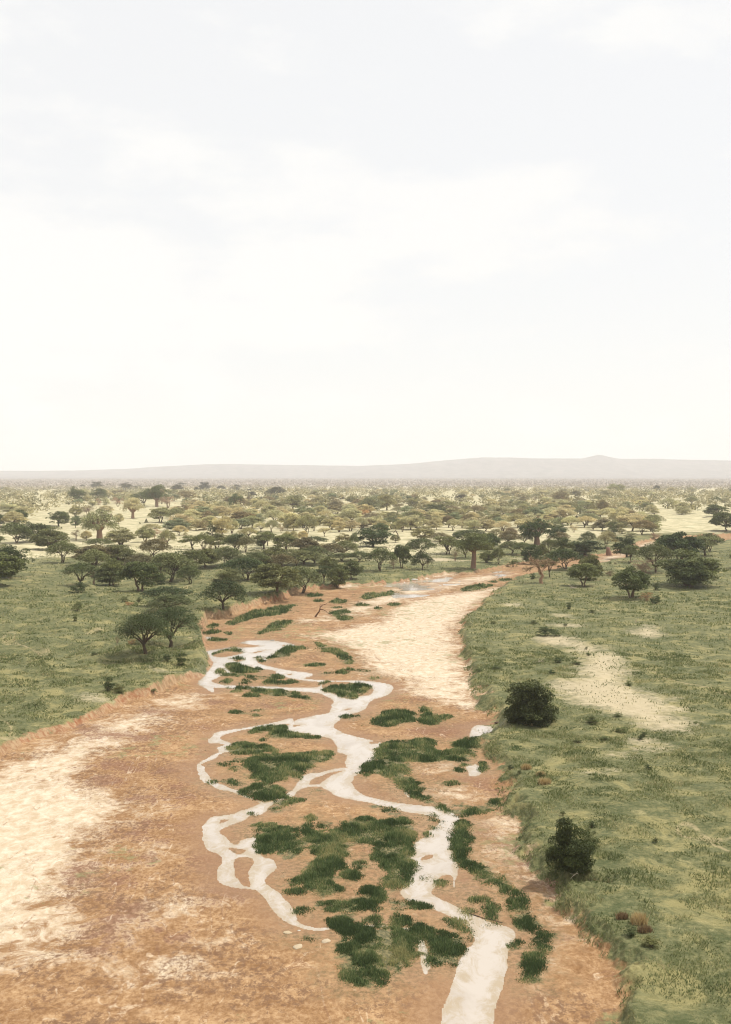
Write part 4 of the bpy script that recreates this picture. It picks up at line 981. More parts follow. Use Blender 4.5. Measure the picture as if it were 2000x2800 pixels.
# origin of each list in the photo, then x, foot, width, top (in 1/6.015 photo pixels), kind, tint, own label
G6 = 6.015
CAT = [
 (200, 1310, [
  (60, 400, 270, 118, 'd', 'g'), (230, 388, 130, 262, 'r', 'y'), (400, 170, 232, 36, 'd', 'h', "dark grey round tree on the skyline, leftmost of the skyline pair"), (420, 350, 300, 150, 'd', 'g'), (415, 428, 130, 315, 'p', 'p'),
  (870, 190, 205, 48, 'd', 'h', "dark grey round tree on the skyline with a notched crown"), (150, 150, 95, 88, 'd', 'h'), (600, 125, 95, 70, 'd', 'h'), (1060, 165, 165, 100, 'd', 'h'), (700, 298, 205, 188, 'r', 'w'),
  (1175, 440, 385, 195, 'u', 'g'), (1375, 458, 420, 88, 'b', 'g', "big green baobab left of the far pink tree, shadow on open grass"), (190, 300, 165, 150, 'r', 'y'),
  (985, 642, 350, 285, 'b', 'y', "pale flat-crowned baobab standing alone on the open pale grass"), (740, 455, 210, 290, 'x', 'p'), (1560, 480, 290, 270, 'x', 'p', "wide pinkish leafless tree right of the green baobab"),
  (40, 612, 185, 428, 'r', 'o'), (240, 600, 250, 425, 'x', 'w'), (540, 565, 230, 430, 'r', 'y'), (430, 990, 610, 488, 'b', 'l', "largest leafy baobab on the left with a short thick trunk"),
  (745, 722, 150, 550, 'r', 'y'), (1440, 722, 330, 478, 'r', 'o'), (1205, 718, 65, 650, 'c', 'g'), (1100, 740, 36, 705, 's', 'g'), (1290, 870, 330, 715, 'u', 'y'),
  (1190, 1037, 280, 778, 'r', 'o'), (1345, 1000, 230, 808, 'x', 'p'), (1550, 1132, 290, 818, 'u', 'o'), (1480, 1190, 150, 955, 't', 'w'), (790, 1078, 460, 785, 'r', 'o', "many-stemmed round acacia just right of the largest leafy baobab"),
  (218, 1008, 165, 838, 'r', 'y'), (50, 1012, 160, 828, 'x', 'w'), (40, 800, 160, 600, 'r', 'l')]),
 (470, 1310, [
  (50, 718, 330, 458, 'u', 'o'), (330, 722, 280, 488, 'r', 'y', "pale yellowish acacia with a single straight trunk on open grass"), (355, 485, 240, 328, 'r', 'y'), (230, 505, 165, 383, 's', 'o'), (250, 372, 330, 185, 'b', 'w', "half-bare reddish baobab with visible spreading limbs"),
  (90, 220, 190, 78, 'b', 'h'), (548, 200, 215, 40, 'd', 'h', "ragged dark grey tree on the skyline, left of centre"), (410, 208, 92, 128, 'd', 'h'), (170, 115, 155, 48, 'd', 'h'), (815, 198, 150, 103, 'u', 'h'), (1070, 172, 145, 85, 'd', 'h'),
  (1030, 215, 145, 133, 'u', 'h'), (1310, 305, 180, 203, 'd', 'h'), (1480, 200, 92, 138, 'd', 'h'), (1340, 215, 240, 150, 'u', 'h'), (1570, 290, 92, 188, 'd', 'h'),
  (655, 468, 185, 303, 'r', 'o'), (730, 503, 130, 368, 'r', 'y'), (800, 552, 225, 358, 'u', 'y'), (950, 585, 172, 463, 's', 'y'), (1062, 520, 270, 238, 'b', 'g', "upright green baobab with a pale reddish trunk"), (1020, 490, 75, 378, 's', 'k'),
  (1150, 515, 205, 308, 'x', 'w'), (1275, 485, 150, 338, 's', 'o'), (1495, 552, 290, 333, 'u', 'y'), (1400, 515, 150, 348, 'r', 'o'), (1430, 350, 195, 283, 'd', 'g'), (640, 665, 235, 508, 'r', 'o'),
  (825, 940, 340, 555, 'd', 'y', "slender pale-leafed tree with a long bare reddish trunk"), (520, 835, 200, 668, 's', 'w'), (660, 938, 215, 688, 's', 'g', "tall dark green bush beside the slender pale-leafed tree"), (740, 950, 72, 903, 's', 'w'), (990, 893, 205, 640, 'r', 'y'),
  (1140, 663, 172, 528, 'r', 'y'), (1290, 650, 235, 490, 'r', 'y'), (1410, 705, 340, 555, 'd', 'l'), (1470, 862, 255, 690, 'u', 'y'), (120, 928, 255, 758, 'u', 'y'), (220, 955, 92, 858, 's', 'y'), (270, 835, 180, 735, 's', 'y'),
  (345, 1158, 430, 922, 'u', 'o', "left of two overlapping umbrella acacias with crooked trunks, left of centre"), (505, 1202, 335, 852, 'u', 'o', "right of two overlapping umbrella acacias with crooked trunks, left of centre"), (632, 1182, 72, 1060, 'p', 'w'),
  (1060, 1197, 425, 886, 'u', 'g', "umbrella acacia with fanned pale stems right of the crooked pair"), (1215, 1200, 310, 928, 'u', 'w'), (1260, 960, 350, 778, 'u', 'o'), (1470, 1132, 145, 928, 'r', 'g'), (1580, 1095, 240, 848, 'u', 'g')]),
 (740, 1310, [
  (60, 522, 192, 348, 'r', 'o'), (190, 518, 132, 388, 'r', 'o'), (370, 500, 390, 252, 'd', 'o', "broad olive round tree at mid distance, left of centre"), (460, 330, 165, 243, 'd', 'h'), (850, 388, 160, 288, 'd', 'k', "small dark round tree by the pale sand gap, far centre"),
  (700, 502, 300, 378, 'u', 'o'), (900, 492, 150, 383, 'r', 'y'), (1120, 445, 172, 328, 'x', 'w'), (1310, 525, 365, 388, 'u', 'y'), (1590, 510, 150, 288, 'd', 'o'), (80, 330, 300, 128, 'u', 'h'), (370, 592, 245, 478, 'u', 'o'), (510, 562, 122, 478, 'u', 'o'),
  (650, 562, 185, 483, 'u', 'y'), (180, 645, 225, 548, 'u', 'y'), (60, 655, 152, 558, 'x', 'y'), (970, 605, 285, 503, 'u', 'y'), (1270, 615, 205, 518, 'u', 'y'), (1490, 650, 335, 488, 'x', 'q', "wide orange-tinged flat tree in the centre plain"),
  (605, 927, 360, 576, 'u', 'o', "tall umbrella acacia on one dark bare trunk, mid plain"), (375, 832, 255, 598, 'r', 'o'), (280, 836, 122, 638, 'r', 'o'), (715, 855, 155, 648, 'r', 'o'), (1000, 828, 285, 608, 'r', 'y'), (1130, 873, 195, 618, 'r', 'y'), (1250, 775, 172, 618, 'u', 'y'),
  (20, 872, 225, 668, 'u', 'o'), (180, 893, 122, 738, 'x', 'w'), (260, 1082, 155, 856, 'r', 'y', "left of three slim pale young trees in a row"), (387, 1052, 135, 846, 'r', 'y', "middle of three slim pale young trees in a row"), (532, 1037, 155, 848, 'r', 'y', "right of three slim pale young trees in a row"),
  (890, 945, 195, 798, 'u', 'y'), (735, 1108, 450, 926, 'u', 'g', "low wide green umbrella acacia with leaning stems on open grass"), (857, 1145, 115, 1038, 'r', 'y'), (1205, 1078, 240, 888, 'r', 'o'), (1372, 1158, 155, 888, 'u', 'o'), (1050, 1068, 95, 1008, 's', 'g'),
  (1490, 835, 265, 618, 'u', 'y'), (1170, 1205, 85, 1090, 'c', 'g', "small dark conical shrub on open grass left of the dark leafy tree")]),
 (1010, 1310, [
  (66, 1120, 600, 758, 'd', 'k', "big dark green leafy tree with drooping sides in mid plain"), (20, 545, 400, 278, 'd', 'l', "broad grey-green leafy tree at the left of a far pair"), (290, 515, 340, 238, 'd', 'o', "broad olive leafy tree at the right of a far pair"),
  (740, 475, 245, 268, 'd', 'o'), (470, 555, 225, 448, 'u', 'o'), (735, 562, 205, 458, 'x', 'w'), (1080, 605, 490, 398, 'd', 'g', "low spreading dark green thicket tree, far centre right"), (1300, 460, 122, 413, 's', 'w'), (1425, 445, 95, 398, 's', 'h'),
  (1515, 393, 205, 248, 'b', 'h', "dark grey far tree alone on the pale strip"), (900, 392, 132, 288, 'u', 'w'), (1110, 392, 120, 290, 'u', 'y'), (1200, 390, 110, 295, 'u', 'y'), (1270, 392, 100, 290, 'u', 'y'), (1420, 605, 285, 458, 'u', 'w'), (1590, 565, 155, 428, 'd', 'o'),
  (400, 695, 235, 533, 'r', 'o'), (440, 855, 135, 698, 'r', 'y'), (550, 868, 185, 648, 'r', 'o'), (620, 665, 205, 558, 'u', 'y'), (900, 655, 305, 543, 'u', 'y'), (1130, 650, 185, 568, 'u', 'y'), (130, 745, 305, 618, 'u', 'y'), (200, 900, 240, 718, 'r', 'g'),
  (780, 805, 235, 638, 'r', 'o'), (900, 795, 225, 648, 'u', 'y'), (1030, 843, 165, 668, 'r', 'y'), (1110, 825, 185, 618, 'r', 'y'), (1310, 795, 195, 588, 'r', 'w'), (1375, 848, 250, 648, 'u', 'y', "pale umbrella acacia on a thin trunk, right of the large olive dome"), (1530, 803, 135, 638, 'r', 'y'), (1590, 765, 155, 568, 'd', 'w'),
  (885, 1003, 345, 757, 'r', 'o', "large olive dome-shaped acacia right of the big dark leafy tree"), (1160, 1020, 340, 848, 'u', 'w'), (430, 1043, 150, 908, 'r', 'o')]),
 (1280, 1310, [
  (915, 598, 255, 388, 'b', 'o', "olive baobab-like tree with a short trunk, far right of centre"), (1290, 622, 340, 412, 'r', 'l', "willowy grey-green round tree with a thin dark trunk"), (690, 503, 125, 408, 'r', 'o'), (730, 405, 115, 335, 'x', 'q'), (1100, 375, 172, 268, 'x', 'w'), (1090, 455, 105, 388, 's', 'w'),
  (465, 478, 52, 428, 's', 'g'), (460, 415, 48, 373, 's', 'g'), (300, 375, 155, 288, 'u', 'y'), (360, 625, 245, 468, 's', 'l'), (100, 545, 225, 478, 'u', 'o'), (690, 695, 235, 558, 's', 'l', "leafy grey-green bush in a sandy gap, right of centre"), (620, 560, 125, 498, 'u', 'o'), (760, 563, 135, 498, 'r', 'o'),
  (1050, 715, 265, 558, 'r', 'w'), (890, 705, 155, 618, 'u', 'y'), (1130, 605, 155, 533, 'u', 'w'), (1230, 625, 65, 568, 's', 'o'), (40, 783, 145, 568, 'r', 'w'), (250, 815, 205, 648, 'u', 'o'), (350, 720, 285, 588, 'u', 'y'), (570, 825, 275, 678, 'u', 'y'), (180, 795, 125, 668, 'r', 'o'), (1540, 760, 275, 618, 's', 'l')]),
 (1530, 1310, [
  (25, 433, 270, 183, 'b', 'w', "small far baobab with a short reddish trunk, right plain"), (265, 313, 165, 188, 'r', 'w'), (175, 382, 135, 298, 'r', 'y'), (402, 433, 95, 318, 'r', 'w'), (510, 323, 64, 248, 's', 'g'), (600, 328, 84, 258, 's', 'g'), (400, 293, 95, 188, 'x', 'w'),
  (935, 253, 285, 66, 'b', 'o', "round leafy baobab breaking the skyline on the right"), (740, 293, 245, 168, 'd', 'o'), (870, 293, 125, 198, 'u', 'y'), (1090, 313, 185, 203, 'u', 'y'), (1180, 343, 115, 243, 'r', 'y'), (1325, 313, 95, 248, 'x', 'p'), (1525, 333, 85, 258, 'r', 'y'), (1600, 223, 125, 98, 'd', 'h'),
  (1410, 303, 75, 208, 'r', 'y'), (1510, 303, 145, 208, 'u', 'y'), (310, 643, 345, 416, 's', 'l', "broad rounded grey-green bush on the pale right plain"), (712, 593, 225, 326, 'b', 'w', "tall brownish tree with a stout dark trunk, right plain"), (765, 420, 185, 298, 'u', 'y'), (550, 593, 175, 418, 's', 'o'),
  (1330, 478, 205, 338, 'u', 'y'), (1480, 438, 125, 333, 'x', 'w'), (1000, 435, 235, 308, 'x', 'w'), (1190, 653, 255, 518, 'r', 'w'), (900, 573, 185, 438, 'x', 'w'), (1060, 783, 195, 598, 'r', 'w'), (1440, 653, 105, 588, 's', 'g'), (1560, 603, 155, 518, 'u', 'o'), (1575, 703, 135, 588, 'u', 'o'),
  (880, 893, 180, 676, 's', 'g'), (1370, 913, 380, 666, 'u', 'w', "brownish umbrella acacia beside the sandy side channel, far right"), (1550, 903, 205, 718, 'u', 'o'), (1170, 940, 225, 856, 's', 'o'), (1030, 903, 155, 778, 's', 'o'), (130, 760, 275, 638, 'u', 'y'), (300, 730, 205, 638, 'u', 'y'),
  (240, 873, 155, 748, 'x', 'y'), (560, 835, 235, 768, 'u', 'y'), (530, 722, 155, 672, 's', 'w'), (690, 733, 185, 608, 'x', 'w'), (650, 608, 95, 568, 's', 'w')]),
 (200, 1450, [
  (105, 900, 520, 500, 'u', 'g', "green umbrella acacia with two dark stems at the left edge"), (345, 895, 210, 560, 'x', 'g'), (390, 570, 640, 232, 'r', 'w', "wide brownish acacia in front of the largest leafy baobab"), (700, 460, 520, 228, 'u', 'o'), (440, 300, 470, 130, 'u', 'g', "flat green acacia hiding the foot of the largest leafy baobab"),
  (655, 905, 380, 455, 'r', 'o', "olive acacia branching low in a V, second row at left"), (1105, 1020, 610, 525, 'r', 'g', "large green acacia on one slim trunk in the left meadow"), (1130, 640, 470, 370, 'u', 'w'), (1610, 855, 745, 370, 'u', 'o', "many-stemmed olive acacia in the left meadow, right of the slim-trunked one"),
  (1450, 720, 330, 420, 'u', 'g'), (1450, 925, 280, 720, 's', 'k', "dark green bush between the slim-trunked acacia and the many-stemmed one"), (70, 1062, 310, 880, 's', 'k', "dark green bush at the left edge of the near meadow")]),
 (470, 1450, [
  (290, 778, 330, 455, 'u', 'o'), (360, 690, 490, 315, 'u', 'g', "dark green umbrella acacia behind the many-stemmed olive one"), (1250, 830, 830, 455, 'u', 'k', "widest flat-topped dark acacia with layered foliage, left meadow"), (945, 920, 440, 605, 'd', 'o', "rounded olive tree with reddish stems under the widest flat-topped acacia"),
  (730, 918, 190, 830, 's', 'k'), (850, 1420, 700, 905, 'u', 'k', "dark umbrella acacia perched on the edge of the red cut bank"), (950, 465, 260, 368, 'd', 'g'), (1350, 440, 280, 318, 's', 'g'), (1200, 570, 480, 405, 'u', 'o'), (1550, 670, 360, 450, 'u', 'g'),
  (-126, 1240, 770, 915, 'u', 'k', "low dark acacia directly behind the near pair of acacias"), (-10, 1340, 710, 1045, 'u', 'g', "dull green acacia overlapping behind the near pair of acacias")]),
 (740, 1450, [
  (200, 670, 520, 375, 'u', 'w'), (560, 560, 640, 330, 'u', 'o'), (650, 400, 370, 248, 'd', 'g', "low dark green leafy tree in front of the leaning-stemmed acacia"), (535, 935, 640, 488, 'u', 'g', "big dark acacia with fanned trunks on the left river bank"), (880, 860, 320, 575, 'u', 'k', "low dark acacia leaning over the left river bank"),
  (960, 690, 280, 438, 'r', 'o'), (1085, 885, 330, 440, 'r', 'o', "olive acacia with twin trunks near the reddish bank edge"), (1325, 815, 350, 505, 'r', 'g', "small acacia with one bent trunk near the reddish bank edge"), (1450, 520, 330, 335, 'u', 'g'), (1200, 500, 480, 365, 'u', 'g'),
  (110, 1110, 720, 648, 'r', 'o', "large olive acacia with slanting stems above the red cut bank")]),
 (1010, 1410, [
  (175, 912, 500, 518, 'u', 'g', "forked umbrella acacia alone by the river, its trunk split low"), (535, 860, 270, 478, 'r', 'g'), (405, 878, 160, 695, 'x', 'w'), (880, 893, 345, 566, 'u', 'k', "compact dark umbrella acacia right of the forked riverside one"), (962, 843, 125, 698, 'x', 'g'), (860, 680, 500, 368, 'u', 'g', "broad green acacia behind the compact dark one"),
  (1270, 640, 390, 325, 'u', 'o'), (1415, 748, 145, 535, 'x', 'w'), (1590, 690, 330, 388, 'u', 'g'), (1425, 415, 195, 278, 's', 'k'), (1510, 400, 300, 222, 'u', 'g'), (745, 825, 130, 755, 's', 'o')]),
 (1280, 1410, [
  (95, 925, 640, 335, 'B', 'o', "tall-trunked olive baobab on the far river bank"), (90, 400, 470, 208, 'u', 'g'), (380, 560, 270, 288, 'r', 'g'), (470, 370, 260, 218, 'u', 'o'), (690, 380, 230, 198, 'u', 'w'), (660, 470, 290, 315, 'u', 'g'), (590, 290, 270, 78, 'u', 'y'),
  (712, 628, 390, 416, 'u', 'o', "flat umbrella acacia on a low forked trunk, right of the tall-trunked baobab"), (910, 650, 320, 428, 'u', 'o'), (1132, 484, 600, 46, 'b', 'k', "broad dark baobab with a massive trunk behind the river bend"), (1510, 340, 270, 146, 'd', 'k'), (940, 470, 260, 256, 'u', 'g'),
  (310, 772, 230, 556, 'r', 'o'), (505, 793, 230, 526, 'u', 'g', "small two-layered acacia close to the far river bank"), (745, 845, 190, 716, 's', 'o'), (1040, 800, 340, 466, 'd', 'k'), (1190, 700, 220, 478, 'r', 'o'), (1210, 1117, 640, 665, 't', 'w', "leafless brown tree with a long low limb on the right bank"),
  (1062, 1040, 115, 945, 's', 'k', "small round dark bush left of the leafless tree"), (1348, 1014, 300, 676, 'u', 'k', "dark umbrella acacia just right of the leafless tree"), (1345, 665, 250, 356, 'u', 'g', "small-crowned acacia on a tall thin leaning trunk"), (1480, 480, 340, 268, 'u', 'w')]),
 (1530, 1450, [
  (60, 420, 340, 110, 'd', 'g'), (420, 400, 560, 126, 'd', 'k', "wide dark leafy thicket tree beside the red earth mound"), (110, 640, 620, 296, 'u', 'k', "dense dark umbrella acacia behind the slim forked one on the right bank"), (492, 802, 350, 396, 'r', 'o', "olive acacia on one slim trunk behind the slim forked one"), (395, 925, 460, 536, 'r', 'o', "slim forked acacia in the right meadow"),
  (490, 230, 260, 6, 'u', 'g'), (778, 294, 320, 4, 'u', 'o', "olive acacia leaning over the red earth mound"), (1110, 440, 440, 96, 'd', 'k', "dark rounded tree right of the red earth mound"), (1180, 514, 280, 226, 'u', 'o'), (1590, 690, 600, 176, 'u', 'g', "large umbrella acacia at the right edge of the photo"), (1390, 715, 410, 476, 'p', 'p', "pinkish brown dry shrub behind the lone twin-stemmed acacia"),
  (675, 744, 120, 566, 's', 'k', "upright narrow dark bush in the right meadow"), (835, 748, 185, 650, 'p', 'n', "low brown twiggy shrub right of the narrow dark bush"), (835, 560, 65, 520, 's', 'g'), (920, 565, 45, 525, 's', 'w'), (1150, 555, 55, 512, 's', 'k'), (1190, 1104, 530, 590, 'r', 'g', "lone twin-stemmed acacia with a drooping dark crown, right meadow"),
  (1590, 985, 130, 866, 's', 'k', "dark twiggy bush at the right edge, above the orange shrub"), (1435, 1155, 220, 1018, 'p', 'q', "low orange dry shrub at the right edge of the meadow"), (1600, 1195, 140, 1066, 's', 'k', "dark bush at the right edge, below the orange shrub"), (1560, 158, 210, 66, 'p', 'p', "pinkish brush heap beside the sandy side channel")]),
]
# nearer plants in plain photo pixels: x, foot, width, top
CATN = [
 (396, 1786, 158, 1662, 'U', 'k', "near acacia on a slim forked trunk, front left of the near pair"), (468, 1771, 140, 1652, 'U', 'k', "near acacia on a thick pale trunk, right of the near pair"),
 (458, 1806, 28, 1784, 's', 'k', "smaller of two dark bushes in front of the near acacia pair"), (497, 1809, 32, 1774, 's', 'k', "taller of two dark bushes in front of the near acacia pair"), (296, 1888, 42, 1852, 's', 'k', "dark left half of a bush pair near the cut bank"),
 (326, 1886, 34, 1862, 's', 'o', "lighter right half of a bush pair near the cut bank"), (212, 1672, 30, 1646, 's', 'o', "olive bush at the left edge, above the plain near meadow"), (360, 1766, 26, 1752, 'p', 'q', "small rusty dry shrub left of the near acacia trunk"), (205, 1702, 16, 1682, 's', 'g', "small green bush cut by the left edge"),
 (342, 1646, 22, 1632, 's', 'g'), (382, 1648, 20, 1634, 's', 'o'), (350, 1668, 30, 1656, 'p', 'q', "small orange dry shrub behind the near acacia pair"), (270, 1742, 26, 1734, 's', 'g'), (320, 1760, 14, 1732, 'x', 'w'),
 (1452, 1978, 132, 1862, 'S', 'k', "big round dark bush on the right bank, above the pond"), (1402, 1976, 28, 1954, 's', 'k', "small dark bush at the foot of the big round bush"), (1560, 2378, 116, 2240, 'S2', 'k', "tall dark bush on the edge of the right bank"), (1612, 2322, 54, 2268, 's', 'g', "thin pale side bush leaning right of the tall dark bush"),
 (1604, 2404, 38, 2376, 's', 'g', "low green shrub on the earth ledge below the tall dark bush"), (1495, 1740, 66, 1714, 's', 'k', "wide low dark bush above the bare sandy patch"), (1526, 1812, 24, 1798, 's', 'k'), (1509, 1845, 22, 1832, 's', 'k'), (1360, 1829, 28, 1818, 's', 'g'), (1310, 1838, 36, 1824, 's', 'g'),
 (1556, 1666, 16, 1648, 's', 'k'), (1621, 1674, 24, 1666, 's', 'g'), (1460, 1705, 28, 1697, 's', 'g'), (1604, 1777, 10, 1768, 's', 'g'), (1762, 2014, 22, 2002, 's', 'k'), (1752, 2020, 18, 2008, 's', 'k'), (1619, 1978, 40, 1958, 's', 'g'), (1546, 1712, 14, 1704, 's', 'k'),
 (1700, 2002, 40, 1990, 's', 'g'), (1620, 2262, 22, 2246, 's', 'k'), (1774, 2104, 18, 2092, 's', 'k'), (1793, 2306, 16, 2290, 's', 'k'), (1720, 1876, 22, 1862, 's', 'g'), (1655, 2022, 30, 2012, 's', 'g'), (1398, 2120, 20, 2108, 's', 'k'), (1422, 2120, 14, 2110, 's', 'k'), (1350, 1706, 18, 1698, 's', 'g'),
 (1576, 1816, 30, 1806, 's', 'g'), (1610, 1794, 12, 1786, 's', 'k'), (1785, 1655, 18, 1634, 's', 'k', "thin dark shrub at the right edge beside the orange shrub"), (1725, 2560, 40, 2534, 's', 'k', "dark green shrub at the lower right corner"), (1780, 2590, 50, 2560, 's', 'o', "olive shrub at the very lower right corner"),
 (1480, 2125, 22, 2112, 's', 'g'), (1540, 2230, 18, 2216, 's', 'g'), (1690, 1960, 26, 1950, 's', 'g'), (1580, 2030, 26, 2020, 's', 'g'), (260, 1790, 24, 1782, 's', 'g'), (420, 1870, 26, 1860, 's', 'g'), (330, 1900, 30, 1888, 's', 'g'),
]

CATN += [(u_, f_, w_, t_, k_, c_) for u_, f_, w_, t_, k_, c_ in [
 (330, 1546, 72, 1490, 'r', 'm'), (420, 1532, 84, 1472, 'u', 'e'), (560, 1552, 78, 1500, 'r', 'm'), (622, 1546, 84, 1492, 'u', 'm'), (700, 1562, 84, 1505, 'u', 'g'), (752, 1549, 76, 1496, 'r', 'm'), (640, 1506, 64, 1460, 'u', 'm'),
 (722, 1501, 70, 1453, 'u', 'o'), (782, 1506, 62, 1460, 'r', 'o'), (862, 1541, 84, 1490, 'u', 'g'), (906, 1532, 74, 1484, 'u', 'e'), (592, 1501, 62, 1458, 'r', 'm'), (252, 1561, 84, 1500, 'u', 'm'), (482, 1561, 84, 1505, 'r', 'g'),
 (942, 1521, 72, 1475, 'u', 'm'), (832, 1516, 74, 1469, 'r', 'e'), (520, 1600, 70, 1548, 'u', 'g'), (300, 1602, 70, 1550, 'r', 'm'), (810, 1556, 84, 1502, 'u', 'm'), (1230, 1516, 64, 1472, 'u', 'm'), (1330, 1500, 60, 1458, 'r', 'm'), (1390, 1492, 60, 1452, 'u', 'e')]]
plants = []      # dicts: u, v (foot, photo px), w, top, kind, tint, label
for ox, oy, lst in CAT:
    for e in lst:
        plants.append(dict(u=ox + e[0] / G6, v=oy + e[1] / G6, w=e[2] / G6, top=oy + e[3] / G6, k=e[4], t=e[5], label=e[6] if len(e) > 6 else None))
for e in CATN:
    plants.append(dict(u=e[0], v=e[1], w=e[2], top=e[3], k=e[4], t=e[5], label=e[6] if len(e) > 6 else None))

# more of the same wood between the catalogued trees and past both sides of the frame
frng = np.random.default_rng(77)
N_CATALOGUED = len(plants)
tries = 0
added = 0
while added < 300 and tries < 40000:
    tries += 1
    v = 1346 + 108 * frng.random() ** 0.8; u = frng.uniform(205, 1795)
    hpx = (v - 1298) * frng.uniform(0.19, 0.30)
    w = hpx * frng.uniform(1.3, 1.9)
    if 1130 < u < 1260 and v < 1385: continue
    if 205 < u < 480 and v > 1385: continue
    if u < 900 and v > 1425 and frng.random() < 0.7: continue
    if any(abs(p['u'] - u) < 0.27 * (p['w'] + w) and abs(p['v'] - v) < 5 for p in plants): continue
    plants.append(dict(u=u, v=v, w=w, top=v - hpx, k=frng.choice(['u', 'r', 'r', 'u', 'r', 's', 'd']), t=frng.choice(['y', 'o', 'y', 'y', 'l', 'w']), label=None))
    added += 1
for side in (0, 1):
    for i in range(26):
        v = 1345 + 265 * frng.random() ** 1.5
        u = frng.uniform(-60, 190) if side == 0 else frng.uniform(1812, 2060)
        if side == 1 and 1455 < v < 1505: continue
        hpx = (v - 1298) * frng.uniform(0.22, 0.34)
        plants.append(dict(u=u, v=v, w=hpx * frng.uniform(1.3, 1.8), top=v - hpx, k=frng.choice(['u', 'r', 'u', 'd']), t=frng.choice(['o', 'g', 'y']) if v < 1450 else frng.choice(['g', 'm', 'k']), label=None))

# ------------------------------------------------------------------ labels that single plants out
ORD = ['nearest', 'second', 'third', 'fourth', 'fifth', 'sixth', 'seventh', 'eighth', 'ninth', 'tenth', 'eleventh', 'twelfth']
LM = [(272, 1474, "largest leafy baobab"), (364, 1416, "pale lone baobab"), (429, 1386, "big green baobab"), (512, 1372, "half-bare reddish baobab"), (607, 1466, "slender pale-leafed tree"), (646, 1396, "upright green baobab"),
      (840, 1464, "tall single-trunked acacia"), (802, 1393, "broad olive round tree"), (881, 1374, "small dark round tree"), (1021, 1496, "big dark leafy tree"), (1058, 1396, "broad olive far pair"), (1190, 1410, "low spreading thicket tree"),
      (1262, 1375, "dark tree on pale strip"), (1432, 1409, "olive short-trunked baobab"), (1495, 1413, "willowy grey-green tree"), (1534, 1382, "small far baobab"), (1582, 1417, "broad rounded bush"), (1648, 1408, "tall stout-trunked brown tree"),
      (1685, 1352, "skyline baobab on the right"), (1157, 1477, "large olive dome acacia"), (1296, 1564, "tall-trunked baobab"), (1468, 1490, "broad dark baobab"), (1039, 1562, "forked riverside acacia"), (1482, 1596, "leafless brown tree"),
      (1728, 1634, "lone twin-stemmed acacia"), (1665, 1519, "red earth mound"), (1758, 1462, "brownish far-right acacia"), (561, 1343, "ragged skyline tree"), (266, 1338, "leftmost skyline tree"), (430, 1782, "near acacia pair"),
      (678, 1588, "widest flat-topped acacia"), (383, 1620, "slim-trunked meadow acacia"), (1452, 1978, "big round bush"), (1560, 2378, "tall dark bush"), (1495, 1740, "wide low dark bush")]
for p in plants:
    if p['v'] > 1500 and p['u'] > 190 and p['u'] < 1810 and p['k'] in 'uUrdBbs':
        p['t'] = {'o': 'm', 'w': 'e'}.get(p['t'], p['t'])  # olive and brown foliage darkened in nearer rows, cloud shade put into leaf colour
classes = {}
for p in plants:
    if p['label']: continue
    best = None
    for x, y, nm in LM:
        dx, dy = p['u'] - x, (p['v'] - y) * 1.6
        dd = math.hypot(dx, dy)
        if dd < 6: continue
        if best is None or dd < best[0]: best = (dd, dx, dy, nm)
    dd, dx, dy, nm = best
    rel = ("to the right of" if dx > 0 else "to the left of") if abs(dx) > abs(dy) else ("in front of" if dy > 0 else "behind")
    tn = TINT[p['t']][1]
    kn = KIND[p['k'][0]][2]
    if kn.startswith('sparse dry') and tn.endswith('dry'): tn = 'pinkish'
    if kn.startswith('dry') and tn.endswith('dry'): tn = 'pinkish'
    classes.setdefault((tn, kn, rel, nm), []).append((dd, p))
for (tn, kn, rel, nm), lst in classes.items():
    lst.sort(key=lambda q: q[0])
    for i, (dd, p) in enumerate(lst):
        p['label'] = ("%s %s %s the %s" % (tn, kn, rel, nm)) if len(lst) == 1 else ("%s %s, %s %s the %s" % (tn, kn, ORD[min(i, 11)], rel, nm))


# ------------------------------------------------------------------ plant them
prng = np.random.default_rng(5)
pu = np.array([p['u'] for p in plants]); pv = np.array([p['v'] for p in plants])
X0, Y0, T0 = P(pu, pv, 1.0)
Z0, _ = terrain(X0, Y0)
